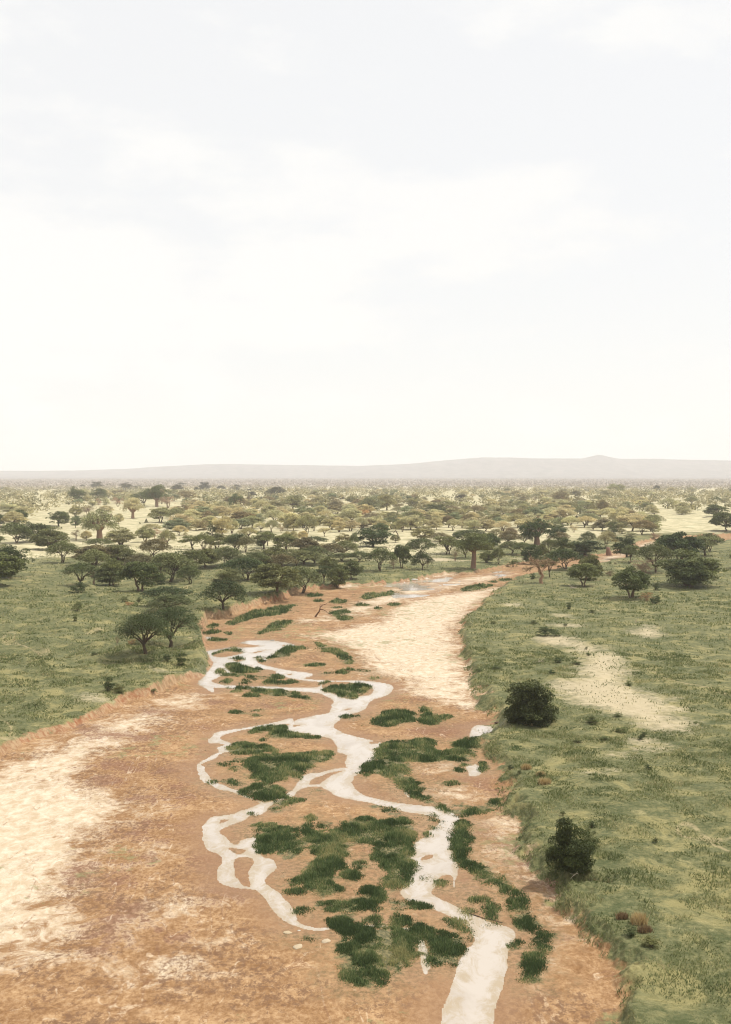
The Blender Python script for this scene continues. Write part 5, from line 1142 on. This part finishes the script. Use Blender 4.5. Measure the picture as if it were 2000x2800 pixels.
# slide each foot along its line of sight so that it stands on the real ground there
X0, Y0, T0 = (lambda s: (X0 * s, Y0 * s, T0 * s))((CAM_H - Z0) / (CAM_H - 1.0))
Z0, _ = terrain(X0, Y0)
BARKC = {'u': (0.10, 0.075, 0.05), 'r': (0.15, 0.105, 0.07), 'b': (0.26, 0.17, 0.12), 'd': (0.13, 0.10, 0.07), 's': (0.10, 0.08, 0.055), 'x': (0.24, 0.165, 0.115), 'p': (0.26, 0.165, 0.11), 'c': (0.1, 0.08, 0.05), 't': (0.30, 0.195, 0.125)}
cnt = {}
for i, p in enumerate(plants):
    key = p['k']
    lst = PROTO[key[0]]
    n = cnt.get(key, 0); cnt[key] = n + 1
    cm_, tm_, rad = lst[1] if key == 'S2' else (lst[0] if key == 'S' else lst[n % len(lst)])
    kk = key[0]
    m = T0[i] / FPX
    wm = p['w'] * m * 0.5 / rad
    hm = max((p['v'] - p['top']) * m, 0.3)
    nm, cat, _w = KIND[kk]
    root = bpy.data.objects.new(nm, None)
    root.empty_display_size = 0.5
    COL.objects.link(root)
    root.location = (X0[i], Y0[i], Z0[i])
    root.rotation_euler = (0, 0, prng.uniform(0, 6.28))
    if kk == 't': root.rotation_euler = (0, 0, 3.4)
    root.scale = (wm, wm, hm)
    tag(root, p['label'], cat, GROUPS[cat])
    base, _ = TINT[p['t']]
    if key[0] == 'S': base = (0.055, 0.07, 0.024)
    j = prng.uniform(0.88, 1.14)
    if cm_ is not None:
        c = bpy.data.objects.new("crown" if kk != 't' else "twigs", cm_); COL.objects.link(c); c.parent = root
        c.color = (base[0] * j * prng.uniform(0.93, 1.07), base[1] * j, base[2] * j * prng.uniform(0.93, 1.07), 1)
    b = bpy.data.objects.new("trunk" if kk not in 'spS' else "stems", tm_); COL.objects.link(b); b.parent = root
    bc = BARKC[kk.lower()]
    b.color = (bc[0] * j, bc[1] * j, bc[2] * j, 1)
print("plants", len(plants), "catalogued", N_CATALOGUED)

# ------------------------------------------------------------------ the far wood, one mass
wr = np.random.default_rng(12)
N = 46000
r_ = np.sqrt(wr.uniform(760 ** 2, 6500 ** 2, N)); a_ = wr.uniform(-0.8, 0.8, N)
wx, wy = np.sin(a_) * r_, np.cos(a_) * r_
dens = fbm(wx / 260.0, wy / 260.0, 51)
pxu = CU + wx / wy * FPX
leftish = (pxu < 700) & (r_ < 1400)
keep = (dens + 0.25 * (r_ > 1500) + wr.uniform(-0.12, 0.12, N) > 0.37) & ~((r_ < 1150) & (wr.random(N) < 0.25))
keep &= ~((pxu > 240) & (pxu < 500) & (r_ < 1000))
strip = (pxu > 1130) & (pxu < 1480) & (r_ > 1020) & (r_ < 1180)
keep &= ~strip
wx, wy, r_ = wx[keep], wy[keep], r_[keep]
n_ = len(wx)
bgr = np.where(r_ < 1700, 1.25, 1.0)
cw = wr.uniform(3.6, 8.0, n_) * bgr; ch = wr.uniform(3.8, 7.0, n_) * bgr * (1 + 0.5 * (wr.random(n_) < 0.08))
per_ = np.where(r_ < 1600, 64, np.where(r_ < 2600, 28, 16))
idx = np.repeat(np.arange(n_), per_)
q = wr.normal(size=(len(idx), 3)); q /= np.linalg.norm(q, axis=1, keepdims=True)
q[:, 2] = np.abs(q[:, 2]); q *= wr.uniform(0.6, 1.0, (len(idx), 1))
cpt = np.stack([wx[idx] + q[:, 0] * cw[idx], wy[idx] + q[:, 1] * cw[idx], 1.0 + ch[idx] * (0.35 + 0.65 * q[:, 2])], 1)
lsz = np.where(r_ < 1600, 0.85, np.where(r_ < 2600, 1.2, 1.8))[idx]
lv, lf, lt = leaf_quads(cpt, lsz, wr, 0.3, 0.7)
lt = np.clip(np.repeat(np.repeat(wr.uniform(0, 1, n_), per_), 4) * 0.75 + lt * 0.25, 0, 1)
fwm = NT("far_foliage")
ft = fwm.attr("tone")
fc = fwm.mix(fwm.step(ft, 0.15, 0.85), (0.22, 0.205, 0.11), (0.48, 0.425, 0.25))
fc = fwm.mix(fwm.attr("haze_tint"), fc, fwm.mix(fwm.step(ft, 0.15, 0.85), (0.34, 0.29, 0.25), (0.5, 0.435, 0.375)))  # mauve of distant haze mixed into the leaf colour with range
M_FAR = fwm.done(fwm.bsdf(fc, 0.85, 0.1).outputs[0])
fo = link_mesh("far_woodland", lv, lf, [M_FAR], attrs={"tone": lt, "haze_tint": np.repeat(sstep(1300, 2700, r_[idx]), 4)})
tag(fo, "hazy scrubby woodland covering the far plain below the ridge", "woodland", kind="stuff")

# ------------------------------------------------------------------ grass
def world_samples(poly, n, rng):
    lo, hi = poly.min(0) - 0.8, poly.max(0) + 0.8
    out = []
    got = 0
    for _ in range(40):
        m = max(200, int(n * 2))
        x = rng.uniform(lo[0], hi[0], m); y = rng.uniform(lo[1], hi[1], m)
        s = poly_sd(x, y, poly, 1.5)
        k = rng.random(m) < sstep(-0.7, 0.35, 1.7 * np.minimum(s, 0.5) + 0.25 + 1.7 * (fbm(x / 0.9, y / 1.1, 61, 4) - 0.5))
        out.append(np.stack([x[k], y[k]], 1)); got += k.sum()
        if got >= n: break
    return np.concatenate(out)[:n]


def parea(p):
    x, y = np.array(p, float).T
    return abs(np.dot(x, np.roll(y, -1)) - np.dot(y, np.roll(x, -1))) / 2


def blades(xy, z, h, w, lean, rng):
    n = len(xy)
    a = rng.uniform(0, 6.28, n); b = rng.uniform(0, 6.28, n)
    dx, dy = np.cos(a) * w / 2, np.sin(a) * w / 2
    base = np.stack([xy[:, 0], xy[:, 1], z - 0.02], 1)
    o1 = base + np.stack([dx, dy, 0 * dx], 1); o2 = base - np.stack([dx, dy, 0 * dx], 1)
    tip = base + np.stack([np.cos(b) * h * lean, np.sin(b) * h * lean, h], 1)
    return np.stack([o1, o2, tip], 1).reshape(-1, 3), np.arange(3 * n).reshape(-1, 3)


def grass_mat(name, c0, c1, c2):
    m = NT(name)
    t = m.attr("tone")
    c = m.mix(m.step(t, 0.0, 0.6), c0, c1)
    c = m.mix(m.step(t, 0.72, 1.0), c, c2)
    d = m.bsdf(c, 0.7, 0.25)
    tr = m.n("ShaderNodeBsdfTranslucent"); m.put(tr.inputs[0], c)
    mx = m.n("ShaderNodeMixShader"); mx.inputs[0].default_value = 0.3
    m.t.links.new(d.outputs[0], mx.inputs[1]); m.t.links.new(tr.outputs[0], mx.inputs[2])
    return m.done(mx.outputs[0])


rr2 = np.random.default_rng(31)
pts = []
for pp, gp in zip(REED, gREED):
    n = int(parea(pp) * 1.05) + 16
    pts.append(world_samples(gp, n, rr2))
for gp in gREED:                       # thin growth round the bigger mats
    ar = abs(np.dot(gp[:, 0], np.roll(gp[:, 1], -1)) - np.dot(gp[:, 1], np.roll(gp[:, 0], -1))) / 2
    if ar < 14: continue
    lo_, hi_ = gp.min(0) - 2.5, gp.max(0) + 2.5
    q_ = np.stack([rr2.uniform(lo_[0], hi_[0], 4000), rr2.uniform(lo_[1], hi_[1], 4000)], 1)
    s_ = poly_sd(q_[:, 0], q_[:, 1], gp, 3.0)
    wl_ = usd(q_[:, 0], q_[:, 1], gW, 1.0)
    q_ = q_[(s_ > -2.6) & (wl_ < -0.7) & (fbm(q_[:, 0] / 0.8, q_[:, 1] / 0.9, 63, 3) > 0.56)]
    pts.append(q_[:int(ar * 7)])
pts = np.concatenate(pts)
clump = fbm(pts[:, 0] / 1.1, pts[:, 1] / 1.3, 71, 3)
clump2 = fbm(pts[:, 0] / 3.4, pts[:, 1] / 3.8, 72, 3)
pts = pts[(clump + 0.3 * (clump2 - 0.5) + rr2.uniform(-0.12, 0.12, len(pts)) > 0.33)]
zz, F_ = terrain(pts[:, 0], pts[:, 1])
clump = fbm(pts[:, 0] / 1.1, pts[:, 1] / 1.3, 71, 3)
dist = np.hypot(pts[:, 0], pts[:, 1])
rs = usd(pts[:, 0], pts[:, 1], gREED, 2.0)
hh = (0.16 + 0.74 * sstep(-0.9, 0.9, rs)) * (0.10 + 1.2 * np.clip(clump - 0.36, 0, 0.4)) * rr2.uniform(0.7, 1.3, len(pts)) * np.clip(dist / 110, 0.95, 1.5)
rv, rf = blades(pts, np.maximum(zz, WZ), hh, np.clip(0.0009 * dist, 0.05, 0.3) * rr2.uniform(0.7, 1.4, len(pts)), rr2.uniform(0.1, 0.6, len(pts)), rr2)
rt = np.repeat(np.clip(rr2.normal(0.36, 0.3, len(pts)) + (fbm(pts[:, 0] / 1.5, pts[:, 1] / 1.8, 73, 3) - 0.5) * 2.4, 0, 1), 3)
M_REED = grass_mat("reed_blade", (0.07, 0.105, 0.038), (0.165, 0.22, 0.085), (0.40, 0.37, 0.17))
reeds = link_mesh("riverbed_grass", rv, rf, [M_REED], attrs={"tone": rt})
tag(reeds, "dark green reedy grass growing in patches along the river channels", "grass", kind="stuff")
print("reed blades", len(pts))

# meadow tussocks on both banks
mr = np.random.default_rng(33)
mp_ = []
for (r0, r1, n) in ((40, 80, 190000), (80, 115, 190000), (115, 170, 190000), (170, 260, 110000), (260, 420, 56000)):
    a = mr.uniform(-0.36, 0.36, n); a = np.where(mr.random(n) < 0.4, np.sign(a) * (0.36 + np.abs(mr.normal(0, 0.28, n))), a); r = np.sqrt(mr.uniform(r0 * r0, r1 * r1, n))
    mp_.append(np.stack([np.sin(a) * r, np.cos(a) * r], 1))
mp_ = np.concatenate(mp_)
zz, F_ = terrain(mp_[:, 0], mp_[:, 1])
ins = np.maximum(F_["sL"] - 0.1, F_["sR"] + 1.3)
bs = usd(mp_[:, 0], mp_[:, 1], gBARE, 3.0)
cl = fbm(mp_[:, 0] / 1.6, mp_[:, 1] / 1.6, 81, 3)
cl2 = fbm(mp_[:, 0] / 9.0, mp_[:, 1] / 9.0, 83, 3)
ok = (ins > 0) & (cl + 0.35 * (cl2 - 0.5) + mr.uniform(-0.1, 0.1, len(cl)) > 0.44) & ((bs < -0.5) | (mr.random(len(cl)) < 0.12))
mp_, zz, cl, cl2 = mp_[ok], zz[ok], cl[ok], cl2[ok]
dist = np.hypot(mp_[:, 0], mp_[:, 1])
mh = (0.08 + 0.5 * np.clip(cl - 0.38, 0, 0.5)) * mr.uniform(0.6, 1.4, len(cl)) * np.clip(dist / 120, 0.9, 1.6)
mv, mf = blades(mp_, zz, mh, np.clip(0.0009 * dist, 0.05, 0.26) * mr.uniform(0.7, 1.5, len(cl)), mr.uniform(0.2, 1.0, len(cl)), mr)
mt = np.repeat(np.clip(mr.normal(0.38, 0.2, len(cl)) + (fbm(mp_[:, 0] / 2.2, mp_[:, 1] / 2.2, 85, 3) - 0.5) * 1.6, 0, 1), 3)
M_MEADOW = grass_mat("meadow_blade", (0.115, 0.142, 0.05), (0.225, 0.24, 0.097), (0.48, 0.42, 0.22))
mead = link_mesh("meadow_grass", mv, mf, [M_MEADOW], attrs={"tone": mt})
tag(mead, "short tussocky green grass covering the river banks", "grass", kind="stuff")
print("meadow blades", len(cl))

# golden and rusty tussocks at the lower right, pale ones by the big bush
M_GOLD = grass_mat("golden_blade", (0.34, 0.22, 0.09), (0.55, 0.42, 0.21), (0.68, 0.56, 0.33))
M_RUST = grass_mat("rusty_blade", (0.15, 0.095, 0.05), (0.25, 0.165, 0.085), (0.4, 0.29, 0.16))


def tussock(u, v, w, h, mat, label, seed):
    x, y, t = P(u, v, 0.9)
    z, _ = terrain(np.array([float(x)]), np.array([float(y)]))
    m = float(t) / FPX
    r = np.random.default_rng(seed)
    n = 420
    q = np.clip(r.normal(size=(n, 2)), -2, 2) * np.array([w * m * 0.22, w * m * 0.14])
    v_, f_ = blades(q, np.zeros(n), r.uniform(0.6, 1.1, n) * h * m, 0.05, r.uniform(0.15, 0.45, n), r)
    o = link_mesh("grass_tussock", v_, f_, [mat], attrs={"tone": np.repeat(r.random(n), 3)})
    o.location = (float(x), float(y), float(z[0]))
    tag(o, label, "grass", "dry grass tussocks on the right bank")


tussock(1748, 2534, 46, 34, M_GOLD, "tall tuft of golden dry grass at the lower right", 1)
tussock(1702, 2520, 36, 18, M_RUST, "rusty brown tuft left of the tall golden grass", 2)
tussock(1764, 2558, 44, 18, M_RUST, "rusty brown tuft just below the tall golden grass", 3)
tussock(1454, 1986, 8, 9, M_GOLD, "pale straw tuft at the foot of the big round bush, middle of three", 4)
tussock(1490, 1985, 9, 9, M_GOLD, "pale straw tuft at the foot of the big round bush, right of three", 5)
tussock(1438, 1984, 10, 8, M_GOLD, "pale straw tuft at the foot of the big round bush, left of three", 6)
tussock(1440, 2105, 30, 16, M_GOLD, "straw-coloured tuft on the right bank edge beside the second pond", 7)
tussock(1490, 2150, 36, 18, M_GOLD, "straw-coloured tuft on the right bank, below the ponds", 8)
tussock(1480, 2125, 26, 14, M_GOLD, "small straw tuft between two larger straw tufts on the bank", 9)

# ------------------------------------------------------------------ dead wood, mound, stones
WOODM = NT("weathered_wood")
oi = WOODM.n("ShaderNodeObjectInfo").outputs["Color"]
wn2 = WOODM.noise(WOODM.mapping(WOODM.n("ShaderNodeTexCoord").outputs["Object"], (6, 6, 6)), 1.0, 5, 0.7)
M_WOOD = WOODM.done(WOODM.bsdf(WOODM.mix(wn2, WOODM.mix(1.0, oi, (0.6, 0.58, 0.55), 'MULTIPLY'), WOODM.mix(1.0, oi, (1.3, 1.3, 1.3), 'MULTIPLY')), 0.85, 0.2, WOODM.bump(wn2, 0.5, 0.04)).outputs[0])


def at(u, v, z=0.9):
    x, y, t = P(u, v, z)
    zz_, _ = terrain(np.array([float(x)]), np.array([float(y)]))
    k = (CAM_H - zz_[0]) / (CAM_H - z)
    return float(x) * k, float(y) * k, float(zz_[0]), float(t) * k / FPX


def limbs(name, u, v, z, paths, col, label, cat, sides=6, seed=0, parts=None):
    """paths: list of ([(du, up, away) ...] in photo pixels at that depth, r0, r1); the first path is the stem"""
    x, y, gz_, m = at(u, v, z)
    r = np.random.default_rng(seed)
    root = None
    for i, (pth, r0, r1) in enumerate(paths):
        pts_ = np.array([(a * m, c * m, b * m) for a, b, c in pth])
        fine = [pts_[0]]
        for a, b in zip(pts_[:-1], pts_[1:]):
            fine += [a + (b - a) * 0.5 + r.normal(size=3) * 0.04 * np.linalg.norm(b - a), b]
        tb = Tubes(); tb.add(np.array(fine), np.linspace(r0, r1, len(fine)) * m, sides)
        tv, tf = tb.arrays()
        o = link_mesh(name if root is None else "branch", tv, tf, [M_WOOD], parent=root, smooth=True)
        o.color = (*col, 1)
        if root is None:
            root = o
            o.location = (x, y, gz_)
            tag(o, label, cat)
    return root


limbs("driftwood_snag", 862, 1687, 0.1, [([(0, -1, 0), (6, 8, 1), (11, 14, 1), (13, 20, 1), (14, 26, 2), (20, 32, 3), (28, 35, 3)], 2.6, 0.7), ([(13, 21, 1), (22, 20, -1), (30, 16, -2), (40, 8, -3), (46, 3, -4)], 1.3, 0.4),
      ([(14, 26, 2), (13, 31, 3), (16, 36, 4)], 0.9, 0.3), ([(20, 32, 3), (27, 33, 5), (33, 38, 6)], 0.8, 0.3)], (0.16, 0.085, 0.05), "forked dark driftwood snag standing in the dry river bed", "driftwood", seed=1)
limbs("fallen_log", 1610, 1590, 0.9, [([(0, 0.8, 0), (10, 1.2, 0), (20, 1.5, 1), (31, 1.4, 2)], 1.0, 0.6), ([(12, 1.2, 0), (17, 2.5, -2), (22, 2.2, -4)], 0.5, 0.2)], (0.3, 0.22, 0.16), "thin brown fallen log lying in the right meadow behind the slim forked acacia", "log", seed=2)
limbs("fallen_branch", 1466, 1812, 0.9, [([(0, 1, 0), (9, 2, 2), (15, 4, 2), (24, 3, 4)], 1.1, 0.5), ([(9, 2, 2), (8, 8, 1), (11, 13, 0)], 0.8, 0.3), ([(15, 4, 2), (19, 9, 3), (26, 10, 5)], 0.7, 0.3), ([(3, 1, 0), (-4, 2, -3), (-8, 1.5, -5)], 0.6, 0.3)], (0.55, 0.46, 0.34),
      "bleached fallen branch on the right meadow below the wide low bush", "branch", seed=3)
limbs("bleached_stump", 1449, 1797, 0.9, [([(0, -0.5, 0), (1, 4, 0), (3, 7, 1)], 1.4, 0.5), ([(1, 3, 0), (5, 4, 2)], 0.7, 0.3)], (0.5, 0.42, 0.31), "small bleached stump just left of the bleached fallen branch", "stump", seed=4)
limbs("fallen_branch", 1738, 1702, 0.9, [([(0, 0.5, 0), (2, 4, 1), (5, 8, 2), (9, 12, 3)], 0.9, 0.3), ([(2, 4, 1), (-1, 7, 1), (-2, 10, 1)], 0.6, 0.25), ([(0, 1, 0), (9, 0.6, 3), (16, 0.5, 5)], 0.7, 0.3)], (0.42, 0.34, 0.25), "upright grey dead branch on the right meadow near the photo's right edge", "branch", seed=5)
limbs("fallen_branch", 1568, 2396, 0.7, [([(0, 1, 0), (6, 6, -2), (9, 9, -4), (14, 7, -6)], 0.9, 0.4), ([(6, 6, -2), (-2, 7, -4), (-10, 9, -6)], 0.6, 0.25), ([(9, 9, -4), (11, 15, -4)], 0.6, 0.25), ([(2, 3, -1), (-6, -1, -8), (-9, -4, -12)], 0.6, 0.3)], (0.62, 0.54, 0.42),
      "pale bleached branch lying at the foot of the tall dark bush", "branch", seed=6)
limbs("undercut_ledge", 1274, 2497, 0.0, [([(0, 1.2, 0), (30, 1.5, -26), (60, 1.6, -46), (92, 1.2, -70)], 2.0, 1.4)], (0.085, 0.06, 0.042), "long dark undercut sand ledge along the water's edge at the bottom", "log", seed=7)  # round tube put in for the dark line of an undercut sand ledge
limbs("driftwood_stick", 607, 1776, 0.0, [([(0, 0.7, 0), (20, 0.8, 30), (34, 0.9, 55), (41, 1.2, 66)], 1.1, 0.6), ([(41, 1.2, 66), (35, 1.8, 84)], 0.8, 0.5)], (0.09, 0.065, 0.045), "hooked dark driftwood stick by the upper pool", "driftwood", seed=8)
limbs("driftwood_branch", 1505, 1604, 0.9, [([(0, 0.6, 0), (6, 2, 1), (12, 1, 2)], 1.2, 0.6)], (0.2, 0.14, 0.1), "short brown stick lying in grass right of the leafless tree", "driftwood", seed=9)
limbs("fallen_log", 1560, 1609, 0.9, [([(0, 1.2, 0), (8, 1.6, 1), (18, 1.4, 2)], 1.4, 0.8), ([(3, 1.2, 0), (2, 6, 0), (-3, 9, 1)], 1.0, 0.4), ([(2, 3, 0), (8, 7, 1)], 0.7, 0.3)], (0.42, 0.35, 0.28), "pale fallen log with a dark root end in front of the slim forked acacia", "log", seed=10)
limbs("broken_trunk", 1090, 1466, 1.0, [([(0, -0.5, 0), (-2, 6, 0), (-6, 13, 0), (-8, 15, 0)], 1.6, 1.1), ([(-8, 15, 0), (-12, 11, 0), (-15, 7, -1)], 1.1, 0.5)], (0.12, 0.085, 0.06), "broken leaning dark trunk right of the big dark leafy tree", "dead trunk", seed=11)
limbs("tree_stump", 948, 1582, 1.2, [([(0, -0.5, 0), (0.3, 6, 0), (0, 12, 0), (-0.2, 15, 0)], 3.6, 3.0), ([(0, 9, 0), (3.5, 12, 0), (4, 15, 0)], 1.2, 0.8)], (0.13, 0.075, 0.05), "dark brown hollow stump between the twin-trunked and bent acacias", "stump", sides=9, seed=12)

# red earth mound
x, y, gz_, m = at(1666, 1519, 1.0)
mr2 = np.random.default_rng(4)
hgt_, wid = 25 * m, 17 * m
nr_, ns_ = 12, 18
vv = []
for i in range(nr_):
    t = i / (nr_ - 1)
    for j in range(ns_):
        a = j * 6.283 / ns_
        k = (1 - t) ** 0.35 * (0.8 + 0.45 * float(fbm(np.array([math.cos(a) * 1.6 + 5]), np.array([math.sin(a) * 1.6 + t * 3]), 3)[0]))
        vv.append((wid * 0.5 * k * math.cos(a) - 0.15 * wid * t, wid * 0.42 * k * math.sin(a), hgt_ * t - 0.1))
ii = [(i * ns_ + j, i * ns_ + (j + 1) % ns_, (i + 1) * ns_ + (j + 1) % ns_, (i + 1) * ns_ + j) for i in range(nr_ - 1) for j in range(ns_)]
mm = NT("red_earth")
en = mm.noise(mm.n("ShaderNodeTexCoord").outputs["Object"], 3.0, 5, 0.7)
M_RED = mm.done(mm.bsdf(mm.mix(en, (0.18, 0.1, 0.07), (0.36, 0.215, 0.155)), 0.95, 0.1, mm.bump(en, 0.8, 0.2)).outputs[0])
mo = link_mesh("termite_mound", np.array(vv), np.array(ii), [M_RED], smooth=True)
mo.location = (x, y, gz_)
tag(mo, "reddish earth termite mound beside the sandy side channel", "termite mound")


# stones on the sand
def stone_me(seed):
    r = np.random.default_rng(seed)
    n1, n2 = 7, 10
    vs = []
    for i in range(n1):
        ph = math.pi * i / (n1 - 1)
        for j in range(n2):
            a = j * 6.283 / n2
            k = 1 + r.uniform(-0.2, 0.2) * (0 < i < n1 - 1)
            vs.append((math.sin(ph) * math.cos(a) * k, math.sin(ph) * math.sin(a) * k * 0.8, math.cos(ph) * 0.55 * k))
    fs = [(i * n2 + j, i * n2 + (j + 1) % n2, (i + 1) * n2 + (j + 1) % n2, (i + 1) * n2 + j) for i in range(n1 - 1) for j in range(n2)]
    return mk_mesh("stone", np.array(vs), np.array(fs)[:, ::-1], M_STONE, smooth=True)


ms = NT("pale_stone")
oi2 = ms.n("ShaderNodeObjectInfo").outputs["Color"]
sn = ms.noise(ms.n("ShaderNodeTexCoord").outputs["Object"], 3.0, 5, 0.7)
M_STONE = ms.done(ms.bsdf(ms.mix(sn, ms.mix(1.0, oi2, (0.7, 0.7, 0.7), 'MULTIPLY'), oi2), 0.9, 0.2, ms.bump(sn, 0.5, 0.05)).outputs[0])
SM = [stone_me(s) for s in range(3)]
STONES = [(786, 2551, 26, (0.5, 0.4, 0.26), "largest round pale boulder at the tail of the left channel"), (815, 2590, 34, (0.5, 0.4, 0.27), "flat pale slab at the bottom edge of the photo"), (818, 2545, 10, (0.6, 0.55, 0.47), "small white stone beside the left channel tail"),
          (892, 2575, 30, (0.52, 0.42, 0.29), "flat tan slab left of the bottom reed patch"), (1345, 2004, 14, (0.12, 0.07, 0.045), "dark rusty rock on the right rim of the upper pond"), (1360, 1976, 16, (0.10, 0.065, 0.045), "dark rock between the upper pond and the big bush"),
          (746, 1752, 18, (0.3, 0.27, 0.23), "grey flat gravel hump at the top of the upper pool"), (1134, 1585, 18, (0.62, 0.6, 0.55), "pale grey rock on the far shore, left of a pair"), (1168, 1583, 16, (0.62, 0.58, 0.5), "pale grey rock on the far shore, right of a pair"), (1104, 1593, 14, (0.6, 0.56, 0.48), "whitish rock at the far water's edge")]
for i, (u, v, w, c, lb) in enumerate(STONES):
    x, y, gz_, m = at(u, v, 0.1)
    o = bpy.data.objects.new("stone", SM[i % 3]); COL.objects.link(o)
    o.location = (x, y, gz_); s = w * m / 2
    o.scale = (s, s * 0.9, s * 0.5); o.rotation_euler = (0, 0, i * 1.3); o.color = (*c, 1)
    tag(o, lb, "stone", "stones along the river bed")

# ------------------------------------------------------------------ haze: one even box of air round everything
hz = NT("dusty_air")
pv_ = hz.n("ShaderNodeVolumePrincipled")
pv_.inputs["Color"].default_value = (0.975, 0.975, 0.98, 1)
pv_.inputs["Density"].default_value = HAZE_D = 1.25e-4
pv_.inputs["Anisotropy"].default_value = 0.0
hz.t.links.new(pv_.outputs[0], hz.out.inputs[1])
S = 14200.0
zb, ztp = -1.6, 300.0
bv = np.array([(sx * S, sy * S, z) for z in (zb, ztp) for sx, sy in ((-1, -1), (1, -1), (1, 1), (-1, 1))])
bf = np.array([(3, 2, 1, 0), (4, 5, 6, 7), (0, 1, 5, 4), (1, 2, 6, 5), (2, 3, 7, 6), (3, 0, 4, 7)])
hazeo = link_mesh("haze", bv, bf, [hz.m])
tag(hazeo, "thin pale dusty haze over the whole plain", "haze", kind="stuff")
